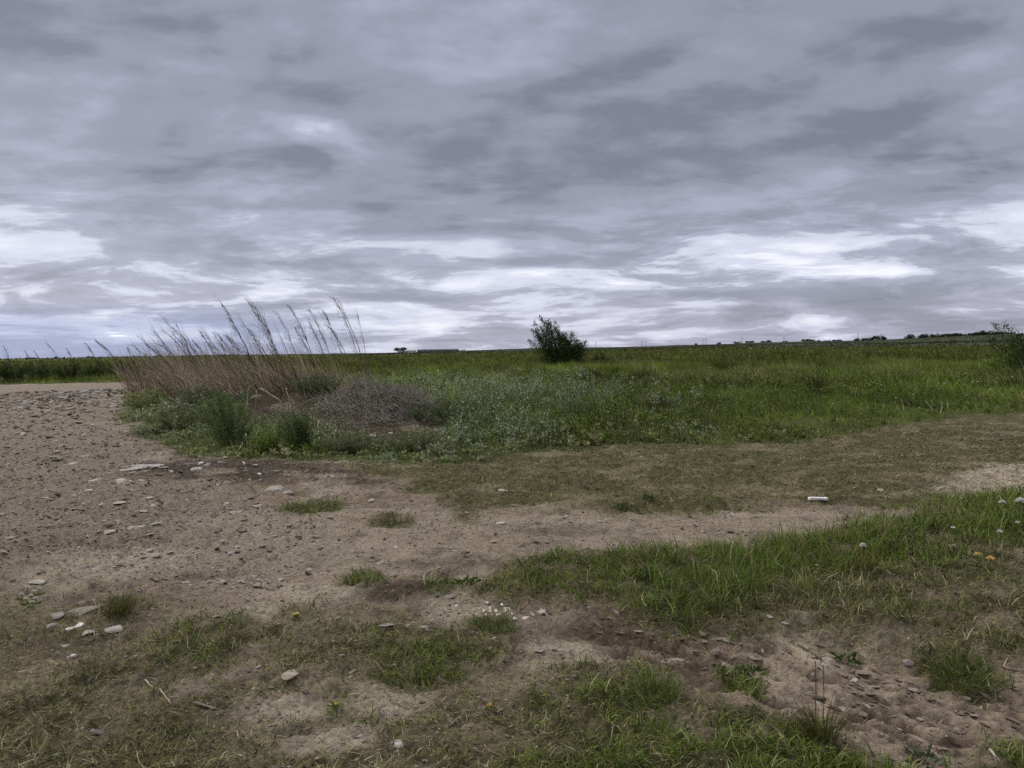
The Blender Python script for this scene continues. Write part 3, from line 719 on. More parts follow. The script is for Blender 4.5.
# loose stones of the gravel road: the ones that show are things of their own, the rest is gravel
protos = [rock_mesh((1, g1, g2), 900 + i, c, sub=2, cuts=9) for i, (g1, g2, c) in enumerate([(.8, .4, PALE), (.6, .35, GREY), (.9, .5, TAN), (.7, .3, (.36, .33, .30)), (.75, .45, DARKS), (.85, .35, (.30, .27, .24))])]
x, y, r = scatter(60000, 2.6, 42, 44, .55)
m = masks(x, y)
p = np.maximum.reduce([m['gravel'] * .9, m['track'] * .16, m['wet'] * .35, m['eroded'] * .06, .05 * (1 - m['green'])]) * (1 - m['field']) * (1 - .8 * m['mown'])
keep = (rng.random(len(x)) < p); x, y, r = x[keep], y[keep], r[keep]
grv = m['gravel'][keep] > .5
size = np.clip(rng.lognormal(math.log(.023), .55, len(x)), .006, .085) * np.maximum(1, r / 8)
app = np.where(grv, size / r, 0); order = np.argsort(-app)
z = height(x, y)
big = [i for i in order[:220] if grv[i] and abs(math.atan2(x[i], y[i])) < R(35)]
for i in big:
    o = bpy.data.objects.new('gravel_stone', protos[rng.integers(len(protos))]); COL.objects.link(o)
    o.location = (x[i], y[i], z[i] + size[i] * .03); o.scale = (size[i] * 1.5, size[i] * 1.05, size[i] * .75); o.rotation_euler = (rng.normal(0, .15), rng.normal(0, .15), rng.uniform(0, 6.28))
    tag(o, 'loose brownish-grey stone lying in the gravel of the dirt road', 'stone', 'loose stones on the gravel road')
def batch(mb, protos_, x, y, z, size, sx=1.3, sz=.8, up=.04, az=None):
    k = rng.integers(len(protos_), size=len(x))
    for q, (V, F, C) in enumerate(protos_):
        i = np.flatnonzero(k == q)
        if len(i) == 0: continue
        a = rng.uniform(0, 6.28, len(i)) if az is None else az[i]; ca, sa = np.cos(a)[:, None], np.sin(a)[:, None]; sc = size[i][:, None]
        vx, vy, vz = V[None, :, 0] * sc * sx, V[None, :, 1] * sc, V[None, :, 2] * sc * sz
        tl = rng.normal(0, .25, (len(i), 1)); vz = vz + vx * tl
        P = np.stack([vx * ca - vy * sa + x[i][:, None], vx * sa + vy * ca + y[i][:, None], vz + z[i][:, None] + sc * up], -1).reshape(-1, 3)
        FF = (np.arange(len(i))[:, None, None] * len(V) + F[None]).reshape(-1, F.shape[1])
        mb.add(P, [FF], np.repeat(C[None] * rng.uniform(.55, 1.25, (len(i), 1)), len(V), 0))
def proto_data(meshes):
    out = []
    for me in meshes:
        v = np.zeros(len(me.vertices) * 3, np.float32); me.vertices.foreach_get('co', v)
        out.append((v.reshape(-1, 3).astype(float), np.array([q.vertices[:] for q in me.polygons]), np.array(me.color_attributes['tint'].data[0].color[:3])))
    return out
SOIL = [(.20, .158, .116), (.27, .217, .16), (.115, .088, .064), (.34, .285, .22)]
small = proto_data([rock_mesh((1, .8, .5), 950 + i, c_, sub=1, cuts=6) for i, c_ in enumerate([PALE, GREY, TAN, GREY, DARKS, DARKS, SOIL[0], SOIL[1]])])
tiny = proto_data([rock_mesh((1, .85, .7), 970 + i, c_, sub=1, cuts=9) for i, c_ in enumerate(SOIL + SOIL[:2])])
mb = MB()
left_ = np.ones(len(x), bool); left_[big] = False
batch(mb, small, x[left_], y[left_], z[left_], size[left_], 1.5, .75, .08)
x, y, r = scatter(95000, 2.3, 16, 44, .25)
m = masks(x, y)
p = np.clip((1 - m['green'] * .85) * (.35 + .65 * sstep(-.3, .4, m['n1'] + .5 * m['n2'])) + .5 * m['wet'], 0, 1) * (1 - .3 * m['eroded']) * (1 - .2 * m['track'])
keep = rng.random(len(x)) < p; x, y, r = x[keep], y[keep], r[keep]
batch(mb, tiny, x, y, height(x, y), np.clip(rng.lognormal(math.log(.0085), .55, len(x)), .004, .032) * np.maximum(1, r / 5.5), 1.2, .9)
x, y, r = scatter(80000, 2.4, 5.2, 44, .8)
m = masks(x, y); keep = rng.random(len(x)) < m['eroded'] * .26 * sstep(-.4, .4, fbm(x * 2.5, y * 2.5, 88, 2)); x, y = x[keep], y[keep]
plate = proto_data([rock_mesh((1, .42, .22), 990 + i, c_, sub=2, cuts=14) for i, c_ in enumerate([(.22, .172, .128), (.18, .138, .10), (.25, .20, .152), (.15, .112, .082)])])
batch(mb, plate, x, y, height(x, y) - .003, np.clip(rng.lognormal(math.log(.030), .6, len(x)), .012, .11), 1.3, .9, .0, math.atan2(ed[1], ed[0]) + rng.normal(0, .3, len(x)))
tag(mb.build('gravel', M_STONE), 'fine gravel and crumbs of soil strewn over the bare ground', 'gravel', kind='stuff')

# ------------------------------------------------------------------ sticks
def stick(pts, wid, col, label, lift=0.0, group=None, name='stick', z1=0.0):
    """a stick along photo places on the ground; its last end may be raised z1 metres"""
    P = []
    for k, (a, b) in enumerate(pts):
        p, r = gp(a, b); P.append(p)
    P = np.array(P); o0 = P[0].copy()
    n = 9; t = np.linspace(0, len(P) - 1, n)
    Q = np.stack([np.interp(t, range(len(P)), P[:, k]) for k in range(3)], 1) - o0
    Q[:, :2] += rng.normal(0, .012 * np.linalg.norm(Q[-1]), (n, 2)) * np.sin(np.linspace(0, math.pi, n))[:, None]
    Q[:, 2] += wid * .4 + lift + np.linspace(0, 1, n) * z1
    mb = MB(); mb.tube(Q, np.linspace(wid, wid * .6, n), np.array(col), 6)
    return tag(mb.build(name, M_BARK, loc=o0, smooth=True), label, 'stick', group)

stick([(425, 585), (423, 577), (428, 572), (440, 568)], .006, (.34, .29, .22), 'bent pale twig on bare soil below the track')
stick([(541, 611), (549, 617)], .006, (.33, .28, .21), 'short stick leaning on the large pale stone')
stick([(145, 680), (158, 690)], .004, (.36, .31, .23), 'upper pale straw-like stick in the lower left litter')
stick([(160, 689), (171, 704)], .004, (.36, .31, .23), 'lower pale stick crossing the lower left litter')
stick([(194, 703), (217, 710)], .007, (.20, .155, .115), 'thick dark stick lying level in the lower left litter')
stick([(171, 645), (183, 640)], .008, (.24, .19, .15), 'stubby brown stick above the lower left litter', lift=.01)
stick([(30, 678), (55, 670)], .005, (.32, .27, .2), 'pale stick near the left edge below the white pieces')
stick([(239, 453), (245, 465)], .016, (.55, .5, .43), 'bright broken stick at the edge of the dark soil')
stick([(240, 449), (246, 438)], .013, (.50, .45, .37), 'pale stick leaning in front of the weed bush', z1=.05)
stick([(357, 442), (366, 438), (376, 433)], .022, (.46, .41, .34), 'thick pale branch piece on the spoil of the mound', z1=.05)
stick([(308, 452), (320, 436)], .010, (.30, .25, .19), 'long bent branch leaning out of the small dark weed bush', z1=.30)
stick([(460, 523), (486, 524)], .006, (.40, .36, .3), 'thin grey stick lying along the track edge')
stick([(990, 750), (1000, 762)], .006, (.34, .29, .22), 'short stick in the bottom right corner')

# ------------------------------------------------------------------ dry plants of the mound
DRYC = [(.20, .15, .105), (.15, .11, .08), (.28, .22, .165), (.12, .085, .06)]
def stalk(base, tip, rad, seed, col, head=True):
    """stem and seed head meshes of a dead weed bent by the wind; base at the origin, tip relative"""
    g = np.random.default_rng(seed)
    tip = np.array(tip); h = tip[2]
    q = np.linspace(0, 1, 9)[:, None]
    ctrl = np.array([tip[0] * g.uniform(.12, .45), tip[1] * .3, h * g.uniform(.5, .68)])
    pts = 2 * q * (1 - q) * ctrl + q * q * tip
    st = MB(); st.tube(pts, np.linspace(rad, rad * .45, 9), np.array(col), 4)
    hd = MB()
    nb = int(g.integers(15, 24))
    dirx = np.sign(tip[0]) or -1
    for k in range(nb):
        t = g.uniform(.28, .98); p0 = (2 * t * (1 - t) * ctrl + t * t * tip)
        ln = h * g.uniform(.12, .36) * (1.25 - t * .8)
        d = tip / np.linalg.norm(tip) + np.array([dirx * g.uniform(-.12, .42), g.normal(0, .16), g.uniform(-.1, .1)]); d /= np.linalg.norm(d)
        p2 = p0 + d * ln; p1 = p0 + d * ln * .5 + np.array([0, 0, .12 * ln])
        p2 = p2 + np.array([dirx * .12 * ln, 0, -.06 * ln])
        hd.tube(np.array([p0, p1, p2]), [rad * .42, rad * .34, rad * .2], np.array(col) * g.uniform(.8, 1.2), 3)
        n = int(g.integers(5, 9)); tt = g.uniform(.3, 1, n)[:, None]
        PP = p0 + (p2 - p0) * tt; DD = np.array([[dirx * .5, 0, .5]]) + g.normal(0, .5, (n, 3))
        hd.leaves(PP, DD, g.uniform(.02, .05, n) * rad / .005, g.uniform(.003, .006, n) * rad / .005, np.array(col) * g.uniform(.7, 1.2))
    n = 12; tt = g.uniform(.8, 1, n)[:, None]
    hd.leaves(2 * tt * (1 - tt) * ctrl + tt * tt * tip, np.array([[dirx * .6, 0, .4]]) + g.normal(0, .4, (n, 3)), .04 * rad / .005, .006 * rad / .005, np.array(col))
    return st, hd

def place_stalks(items, dist, group, text, rad):
    items = sorted(items, key=lambda q: q[0])
    for i, (tx, ty, bx) in enumerate(items):
        d = dist + rng.uniform(-1, 1) * dist * .05
        bp = np.array([at_dist(bx, d), d]); z = H(*bp)
        dr = ray(tx, ty); kk = d / dr[1]; T = np.array([dr[0] * kk, d + rng.normal(0, .15), EYE + dr[2] * kk])
        tip = T - np.array([bp[0], bp[1], z])
        o = empty('dry_weed_stalk', (bp[0], bp[1], z))
        c = np.array(DRYC[rng.integers(4)]) * rng.uniform(.6, 1.0)
        st, hd = stalk(None, tip, rad * rng.uniform(.8, 1.15), 2000 + int(tx * 7 + ty), c)
        st.build('stem', M_DRY, o); hd.build('seed_head', M_DRY, o)
        tag(o, text % ordinal(i, len(items)), 'dry weed', group)

place_stalks([(220, 300, 264), (232, 318, 268), (247, 303, 282), (255, 307, 285), (262, 314, 288), (270, 330, 292), (240, 322, 276), (252, 330, 284), (286, 304, 318), (279, 317, 305),
              (311, 310, 340), (322, 310, 352), (309, 322, 336), (335, 298, 366), (338, 305, 368), (357, 314, 371), (330, 326, 356), (298, 328, 322)], 16.6,
             'tall dry stalks over the mound', '%s of the tall bent dry stalks standing over the mound', .0068)
place_stalks([(138, 348, 186), (140, 339, 190), (150, 331, 192), (166, 322, 200), (176, 324, 204), (171, 334, 206), (158, 344, 200), (200, 331, 230), (207, 333, 236),
              (212, 332, 240), (221, 337, 250), (232, 341, 256), (186, 338, 216), (196, 346, 228), (212, 346, 246), (145, 345, 184), (163, 330, 208), (182, 331, 214), (192, 340, 224), (218, 345, 252), (228, 336, 262), (204, 341, 240)], 25,
             'lower wind-bent stalks left of the tall ones', '%s of the wind-bent stalks over the reddish brush', .0088)
place_stalks([(3, 345, 12), (28, 352, 36), (46, 342, 66), (68, 350, 80), (84, 343, 100), (95, 341, 118), (99, 343, 124), (102, 346, 128), (126, 348, 134), (34, 351, 46)], 54,
             'thin stalks over the far verge', '%s of the thin stalks over the verge beyond the gravel road', .015)

def strand_brush(mb, c, rx, ry, h, n, cols, lean=.7, W=.006, L=.6, grav=0.0):
    """many fine wind-combed twigs rising from an elliptical foot"""
    a = rng.uniform(0, 6.283, n); q = np.sqrt(rng.random(n))
    x = c[0] + rx * q * np.cos(a); y = c[1] + ry * q * np.sin(a); z = height(x, y)
    cl = np.clip(.8 + 1.6 * noise(x * 2.3, y * 2.3, 611), .18, 1.3)
    LL = L * h * rng.uniform(.35, 1.2, n) * (1 - .3 * q) * cl
    az = WIND + rng.normal(0, .35, n)
    loc = np.stack([x - c[0], y - c[1], z - c[2]], 1)
    mb.blades(loc, LL * 1.25, W * rng.uniform(.5, 1.5, n), az, rng.uniform(.05, lean, n), rng.uniform(.1, .75, n) + grav, pick(cols, [1] * len(cols), n, .4), 3, 1.3)
    # side twigs half way up
    k = n; i = rng.integers(0, n, k); f = rng.uniform(.3, .85, k)
    th = lean * .5 + .3
    pp = loc[i] + (LL[i] * f)[:, None] * np.stack([np.cos(az[i]) * math.sin(th) * .7, np.sin(az[i]) * math.sin(th) * .7, np.full(k, math.cos(th))], 1)
    mb.blades(pp, LL[i] * rng.uniform(.3, .6, k), W * .7, az[i] + rng.normal(0, .5, k), rng.uniform(.3, 1.1, k), rng.uniform(0, .7, k) + grav, pick(cols, [1] * len(cols), k), 2, 1.5)

RED = [(.26, .19, .13), (.185, .135, .092), (.40, .32, .225), (.10, .072, .05), (.33, .27, .18)]
brushes = [(160, 33, 1.3, 1.2, 'reddish dry brush spilling over the road end, farthest left'), (182, 28, 1.3, 1.2, 'reddish dry brush beside the road end, in front of the farthest left brush'),
           (205, 24, 1.2, 1.25, 'reddish brown brush behind the left side of the weed bush'), (228, 21, 1.2, 1.25, 'reddish brown brush behind the weed bush top'),
           (252, 19.4, 1.1, 1.15, 'dense brown brush at the foot of the leftmost tall stalks'), (284, 18.6, 1.1, 1.05, 'brown brush around the darkest tall stalk clump'),
           (318, 18.2, 1.0, .85, 'low brown brush in the middle of the mound'), (350, 18.0, .9, .95, 'brown brush at the foot of the rightmost tall stalks')]
for (px, d, rx, h, lab) in brushes:
    xx = at_dist(px, d); c = np.array([xx, d, H(xx, d)])
    o = empty('dry_brush', c); mb = MB()
    strand_brush(mb, c, rx * 1.15, 1.0, h * rng.uniform(.85, 1.15), 560, RED, .85, .0125 * d / 18, 1.5)
    mb.build('twigs', M_DRY, o)
    mb = MB()
    for k in range(9):
        s = np.array([rng.uniform(-rx, rx) * .7, rng.uniform(-.4, .4), 0]); s[2] = H(c[0] + s[0], c[1] + s[1]) - c[2]
        e = s + np.array([-rng.uniform(.1, .5), rng.normal(0, .1), h * rng.uniform(.5, .9)])
        mb.tube(np.array([s, (s + e) / 2 + [.06, 0, .05], e]), [.009, .007, .004], np.array(RED[rng.integers(5)]) * 1.2, 4)
    mb.build('stem', M_DRY, o)
    tag(o, lab, 'dry brush', 'brown brush on the mound')

# grey combed heap on the right of the mound
c = np.array([MOUNDS[1][0], MOUNDS[1][1], 0.0]); c[2] = H(c[0], c[1])
o = empty('brush_heap', c)
GREYB = [(.39, .345, .275), (.34, .295, .24), (.45, .405, .325), (.27, .235, .19), (.35, .335, .24)]
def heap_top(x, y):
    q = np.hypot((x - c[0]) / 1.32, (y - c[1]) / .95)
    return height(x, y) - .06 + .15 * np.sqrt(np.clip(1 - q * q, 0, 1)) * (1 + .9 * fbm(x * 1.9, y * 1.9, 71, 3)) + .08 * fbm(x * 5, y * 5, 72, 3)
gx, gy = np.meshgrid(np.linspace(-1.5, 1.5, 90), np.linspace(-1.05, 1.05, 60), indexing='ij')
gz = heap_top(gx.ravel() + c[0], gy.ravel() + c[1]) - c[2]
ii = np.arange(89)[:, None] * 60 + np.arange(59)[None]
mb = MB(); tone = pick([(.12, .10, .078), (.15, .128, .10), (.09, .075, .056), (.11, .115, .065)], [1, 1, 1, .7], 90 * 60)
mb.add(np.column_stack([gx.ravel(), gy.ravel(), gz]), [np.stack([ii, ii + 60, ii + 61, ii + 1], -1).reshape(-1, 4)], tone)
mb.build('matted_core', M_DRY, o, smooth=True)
ns = 5200; a0 = rng.uniform(0, 6.283, (ns, 1)); q = np.sqrt(rng.random((ns, 1))); L_ = rng.uniform(.3, 1.1, (ns, 1))
dr_ = np.where(rng.random((ns, 1)) < .8, rng.normal(-.30, .35, (ns, 1)), rng.uniform(0, 6.28, (ns, 1))); t = np.linspace(-.5, .5, 6)[None]; bend = rng.normal(0, .3, (ns, 1))
q = np.where(rng.random((ns, 1)) < .12, q * 1.6, q); xx = c[0] - .15 + 1.35 * q * np.cos(a0) + L_ * (t * np.cos(dr_) - bend * t * t * np.sin(dr_)); yy = c[1] + .9 * q * np.sin(a0) + L_ * (t * np.sin(dr_) + bend * t * t * np.cos(dr_))
zz = heap_top(xx.ravel(), yy.ravel()).reshape(ns, 6) + rng.uniform(0, .04, (ns, 1)) + np.where(rng.random((ns, 1)) < .12, rng.uniform(.1, .35, (ns, 1)), rng.uniform(-.02, .12, (ns, 1))) * (2 * t) ** 2 - c[2]
mb = MB()
for k in range(ns):
    mb.tube(np.column_stack([xx[k] - c[0], yy[k] - c[1], zz[k]]), (.011 if k % 60 == 0 else rng.uniform(.0022, .006)), np.array(GREYB[rng.integers(5)]) * rng.uniform(.45, 1.0), 3)
mb.build('twig_shell', M_DRY, o)
mb = MB()
for k in range(8):
    s = np.array([rng.uniform(-.7, .3), rng.uniform(-.6, -.2), .05]); e = s + [rng.uniform(.4, 1.0), rng.uniform(-.4, .1), rng.uniform(-.3, .1)]
    s[2] = H(c[0] + s[0], c[1] + s[1]) - c[2] + .2; e[2] = H(c[0] + e[0], c[1] + e[1]) - c[2] + .12
    mb.tube(np.array([s, (s + e) / 2 + [0, 0, .14], e]), [.010, .008, .005], (.17, .145, .12), 4)
mb.build('branch', M_BARK, o)
tag(o, 'grey tangled heap of dead brush at the right end of the mound', 'brush heap')

# bare pale branches sticking out of the hollow of the mound
for pts, wid, col_, dist, lab in [([(262, 388), (270, 394), (280, 401)], .024, (.50, .44, .35), 16.3, 'thick pale bare branch slanting in the hollow of the mound'),
        ([(287, 388), (288, 396), (295, 404)], .018, (.50, .44, .35), 16.2, 'curved pale branch right of the thick slanting branch'),
        ([(246, 414), (247, 402), (248, 388)], .014, (.40, .34, .26), 15.9, 'upright dead stem behind the weed bush, left of two'),
        ([(252, 413), (255, 402), (256, 390)], .013, (.38, .32, .24), 15.9, 'upright dead stem behind the weed bush, right of two'),
        ([(262, 409), (270, 407), (280, 402)], .016, (.26, .21, .16), 16.1, 'brown branch lying below the thick slanting branch'),
        ([(278, 409), (282, 401), (285, 394)], .014, (.30, .25, .19), 16.2, 'short brown branch between the pale bare branches'),
        ([(296, 407), (308, 400), (322, 397)], .014, (.28, .235, .18), 16.0, 'brown branch lying from the hollow towards the grey heap'),
        ([(226, 405), (232, 395), (228, 384)], .012, (.36, .29, .21), 16.4, 'thin pale stem rising behind the large weed bush')]:
    Q = []
    for (a, b) in pts:
        d = ray(a, b); k = dist / d[1]; Q.append([d[0] * k, dist + rng.normal(0, .05), EYE + d[2] * k])
    Q = np.array(Q); low = int(np.argmin(Q[:, 2])); g0 = Q[low] + [rng.normal(0, .04), .12, 0]; g0[2] = H(g0[0], g0[1]) - .02
    Q = np.vstack([Q, g0]) if low else np.vstack([g0, Q])
    o0 = g0.copy(); n = 9; t = np.linspace(0, len(Q) - 1, n); Q = np.stack([np.interp(t, range(len(Q)), Q[:, k]) for k in range(3)], 1) - o0
    Q += rng.normal(0, .008, Q.shape); wid *= .75
    mb = MB(); mb.tube(Q, np.linspace(wid, wid * .6, n), np.array(col_), 6)
    tag(mb.build('dead_branch', M_BARK, loc=o0, smooth=True), lab, 'dead branch', 'bare branches on the mound')

# weed bushes
def weed_bush(px, py, wpx, hpx, nl, cols, label, dist=None, ll=.05, name='weed_bush'):
    if dist is None: p, r = gp(px, py)
    else:
        xx = at_dist(px, dist); p = np.array([xx, dist, H(xx, dist)]); r = dist
    k = r / FPX; w = wpx * k; h = hpx * k
    o = empty(name, p); st = MB(); lf = MB()
    ns = 34
    for q in range(ns):
        az = rng.uniform(0, 6.283); sp = math.sqrt(rng.random()) * w / 2
        top = np.array([math.cos(az) * sp - .12 * h, math.sin(az) * sp * .8, h * rng.uniform(.7, 1.0) * (1 - .45 * (sp / (w / 2)) ** 2)])
        s = np.array([math.cos(az) * sp * .35, math.sin(az) * sp * .35, -.02]); mid = (s + top) / 2 + [0, 0, .08 * h]
        st.tube(np.array([s, mid, top]), [.006, .004, .002], (.10, .10, .05), 3)
        n = nl // ns; t = rng.uniform(.15, 1, n)[:, None]
        P = (1 - t) ** 2 * s + 2 * t * (1 - t) * mid + t * t * top + rng.normal(0, .03, (n, 3)); D = rng.normal(size=(n, 3)) + [-.2, 0, .7]
        lf.leaves(P, D, ll * rng.uniform(.6, 1.4, n), ll * .25 * rng.uniform(.7, 1.3, n), pick(cols, [1] * len(cols), n))
    st.build('stem', M_DRY, o); lf.build('foliage', M_LEAF, o)
    return tag(o, label, name.replace('_', ' '))

WB = [(.125, .165, .075), (.095, .135, .052), (.18, .21, .115), (.07, .10, .034)]
weed_bush(230, 447, 66, 58, 10500, [(.135, .175, .07), (.10, .14, .045), (.18, .215, .10), (.075, .105, .03)], 'large feathery grey-green weed bush at the left front of the mound', ll=.042)
weed_bush(301, 452, 44, 42, 5200, [(.085, .12, .04), (.065, .095, .03), (.12, .15, .06)], 'smaller dark feathery weed bush in front of the spoil', ll=.04)
weed_bush(270, 452, 36, 22, 2000, GREEN, 'low green weed clump between the two feathery bushes')
weed_bush(176, 428, 60, 17, 1500, [(.12, .125, .045), (.09, .10, .034), (.19, .18, .09)], 'low spreading dark weeds at the left tip of the mound', ll=.06)
weed_bush(146, 410, 44, 13, 1000, [(.09, .11, .034), (.125, .14, .055)], 'low weeds on the gravel edge left of the mound', ll=.075)
weed_bush(322, 399, 60, 24, 2800, WB, 'grey-green weed patch on top of the mound beside the heap', dist=16.9, ll=.06)
weed_bush(455, 440, 70, 34, 3400, WB, 'pale grey-green weeds at the right foot of the grey heap', dist=15.4, ll=.06)
weed_bush(425, 425, 50, 18, 1500, WB, 'thin grey-green weeds growing out of the right side of the heap', dist=15.7, ll=.05)
weed_bush(352, 452, 54, 20, 2200, [(.16, .17, .08), (.20, .19, .11), (.11, .13, .05)], 'thin yellowish weeds in front of the dark spoil', ll=.05)
weed_bush(415, 452, 64, 20, 2400, [(.14, .16, .07), (.19, .19, .10), (.11, .13, .05)], 'low mixed weeds in front of the grey heap', ll=.05)
weed_bush(200, 418, 44, 22, 1800, [(.11, .13, .05), (.085, .10, .035), (.17, .18, .09)], 'grey-green weeds just left behind the large feathery bush', ll=.06)
# dark bushes along the verge beyond the gravel road
vb = [(-25, 50, 44, 25), (14, 52, 34, 22), (40, 55, 40, 20), (72, 54, 44, 20), (98, 56, 34, 18), (122, 55, 32, 19)]
for i, (px, d, w, h) in enumerate(vb[1:]):
    b = weed_bush(px, 0, w, h, 3200, [(.055, .080, .024), (.08, .105, .03), (.105, .12, .05)], 'dark green weed bush on the verge beyond the gravel road, ' + ordinal(i, 5) + ' of five', dist=d, ll=.17)
    b['group'] = 'bushes on the far verge'
# small dark broad-leaved weeds
def rosette(px, py, wpx, label, cols=((.055, .085, .022), (.08, .115, .03), (.042, .06, .02)), n=42):
    p, r = gp(px, py); w = wpx * r / FPX
    o = empty('broadleaf_weed', p); lf = MB(); st = MB()
    P = rng.normal(0, w * .18, (n, 3)); P[:, 2] = np.abs(P[:, 2]) * .4 + .005
    D = P * [1, 1, .2]; D[:, 2] = np.abs(rng.normal(.3, .3, n)) * w * .3
    lf.leaves(P, D + rng.normal(0, .02 * w, (n, 3)), w * rng.uniform(.18, .36, n), w * .12, pick(cols, [1] * len(cols), n))
    for k in range(5): st.tube(np.array([[0, 0, -.01], P[k] * .5 + [0, 0, .01], P[k]]), [.003, .002, .0015], (.08, .07, .04), 3)
    st.build('stem', M_DRY, o); lf.build('leaves', M_LEAF, o)
    return tag(o, label, 'weed')
rosette(624, 506, 22, 'dark broad-leaved weed on the far edge of the track, left of two')
rosette(649, 500, 18, 'dark broad-leaved weed on the far edge of the track, right of two')
rosette(645, 580, 34, 'dark leafy clump in the grass of the near bank')
rosette(466, 586, 26, 'small leafy weed at the left tip of the near bank')
rosette(752, 668, 30, 'dark leafy weed on the left rim of the eroded bank')
rosette(897, 548, 26, 'dark leafy weed between the track end and the near bank')
rosette(848, 640, 26, 'green leafy weed at the top of the eroded bank')
rosette(1015, 520, 26, 'dark leafy weed at the right edge under the white puff')
rosette(925, 765, 30, 'grey-leaved weed at the bottom edge of the picture', ((.12, .14, .08), (.09, .11, .06)))
# isolated grass tufts
def tuft(px, py, wpx, hpx, n, label, cols=((.08, .125, .022), (.11, .15, .032), (.055, .085, .018), (.18, .175, .075))):
    p, r = gp(px, py); w = wpx * r / FPX; h = hpx * r / FPX
    mb = MB(); q = rng.normal(0, w * .25, (n, 2)); q = np.clip(q, -w * .42, w * .42); z = height(p[0] + q[:, 0], p[1] + q[:, 1]) - p[2] - .003
    mb.blades(np.column_stack([q, z]), h * rng.uniform(.5, 1.2, n), .0036 * max(1, r / 5) * rng.uniform(.7, 1.2, n), np.arctan2(q[:, 1], q[:, 0]) + rng.normal(0, .6, n),
              rng.uniform(.05, .8, n), rng.uniform(.2, 1.1, n), pick(cols, [1] * len(cols), n), 3, .8)
    tag(mb.build('grass_tuft', M_GRASS, loc=p), label, 'grass tuft', 'isolated grass tufts')
tuft(495, 630, 38, 14, 320, 'bright green grass tuft in front of the cream pebbles')
tuft(120, 612, 20, 22, 260, 'yellowish grass tuft growing on the rock outcrop', ((.09, .095, .03), (.13, .12, .05), (.06, .07, .02)))
tuft(312, 509, 40, 5, 300, 'mossy green hump of grass right of the large grey slab')
tuft(392, 519, 36, 4, 200, 'low grass patch on the track right of the mossy hump', ((.07, .075, .025), (.05, .05, .018)))
tuft(365, 578, 34, 8, 170, 'dark grass tuft at the lower edge of the bare track')
tuft(655, 696, 44, 26, 420, 'coarse grey-green grass tuft below the dark soil')
tuft(962, 674, 44, 26, 380, 'grass tuft hanging over the eroded bank at the right')
tuft(735, 590, 40, 34, 420, 'tallest grass clump of the near bank with white blades')
tuft(822, 740, 26, 44, 200, 'rusty upright grass around the white-flowered weed', ((.11, .075, .025), (.075, .075, .022), (.06, .08, .02)))
tuft(864, 572, 16, 26, 120, 'rusty brown grass under the white dandelion on the bank', ((.12, .07, .025), (.09, .055, .02), (.07, .07, .02)))
# curled bleached grass blades
def bleached(pts, wid, label):
    P = np.array([gp(a, b)[0] for a, b in [pts[0]]])[0]; r = np.hypot(P[0], P[1]); Q = []
    for (a, b) in pts:
        d = ray(a, b); k = P[1] / d[1]; Q.append([d[0] * k - P[0], 0, EYE + d[2] * k - P[2]])
    Q = np.array(Q); n = 8; t = np.linspace(0, len(Q) - 1, n); Q = np.stack([np.interp(t, range(len(Q)), Q[:, k]) for k in range(3)], 1); Q[:, 1] += np.linspace(0, .04, n)
    mb = MB(); mb.tube(Q, np.linspace(wid, wid * .5, n), (.55, .52, .42), 4)
    tag(mb.build('bleached_blade', M_DRY, loc=P, smooth=True), label, 'grass blade', 'bleached grass blades')
bleached([(717, 592), (719, 582), (717, 573), (713, 571)], .006, 'curled white grass blade at the left of the tall bank grass')
bleached([(742, 592), (740, 582), (738, 577)], .005, 'straight bleached blade right of the curled white one')
bleached([(842, 598), (841, 590), (841, 583)], .005, 'short bleached blade below the rusty grass')
bleached([(945, 590), (948, 584), (946, 577)], .0035, 'bleached blade below the yellow dandelions')
for i, (a, b, c_, d_) in enumerate([(904, 413, 902, 399), (911, 406, 906, 401), (934, 412, 926, 401), (940, 414, 943, 402), (947, 410, 948, 400), (931, 401, 938, 405)]):
    bleached([(a, b), ((a + c_) / 2 + 1, (b + d_) / 2), (c_, d_)], .010, 'pale dead stem standing in the meadow edge, ' + ordinal(i, 6) + ' of six')

# ------------------------------------------------------------------ flowers
def flower(px, py, wpx, stem_px, col, label, kind='dandelion', leaves=True, core=None):
    """a flower whose head is seen at (px, py), growing stem_px lower"""
    p, r = gp(px, py + stem_px); k = r / FPX; w = wpx * k; h = max(stem_px * k, .012)
    o = empty(kind, p)
    mb = MB(); mb.tube(np.array([[0, 0, -.01], [.004, 0, h * .5], [0, 0, h]]), [.0022, .002, .0018], (.09, .11, .04), 4); mb.build('stem', M_DRY, o)
    hd = MB(); n = 110 if kind == 'dandelion_clock' else 44
    v = rng.normal(size=(n, 3)); v[:, 2] = np.abs(v[:, 2]) * (1.1 if kind == 'dandelion_clock' else .6) + .05; v /= np.linalg.norm(v, axis=1)[:, None]
    hd.leaves(np.tile([[0, 0, h]], (n, 1)), v, w * .55 * rng.uniform(.8, 1.1, n), w * .16, pick([col], [1], n, .08))
    hd.build('flower_head', M_PETAL, o)
    if core:
        cm = MB(); v = v[:14]; cm.leaves(np.tile([[0, 0, h + w * .06]], (14, 1)), v, w * .26, w * .12, pick([core], [1], 14)); cm.build('flower_centre', M_PETAL, o)
    if leaves:
        lf = MB(); n = 9; a = rng.uniform(0, 6.28, n); D = np.stack([np.cos(a), np.sin(a), rng.uniform(.1, .7, n)], 1)
        lf.leaves(np.tile([[0, 0, .004]], (n, 1)), D, rng.uniform(.025, .05, n), .012, pick(GREEN, [1] * 4, n)); lf.build('leaves', M_LEAF, o)
    return tag(o, label, 'flower')
YEL, ORA, WHF = (.72, .54, .12), (.74, .50, .17), (.72, .72, .66)
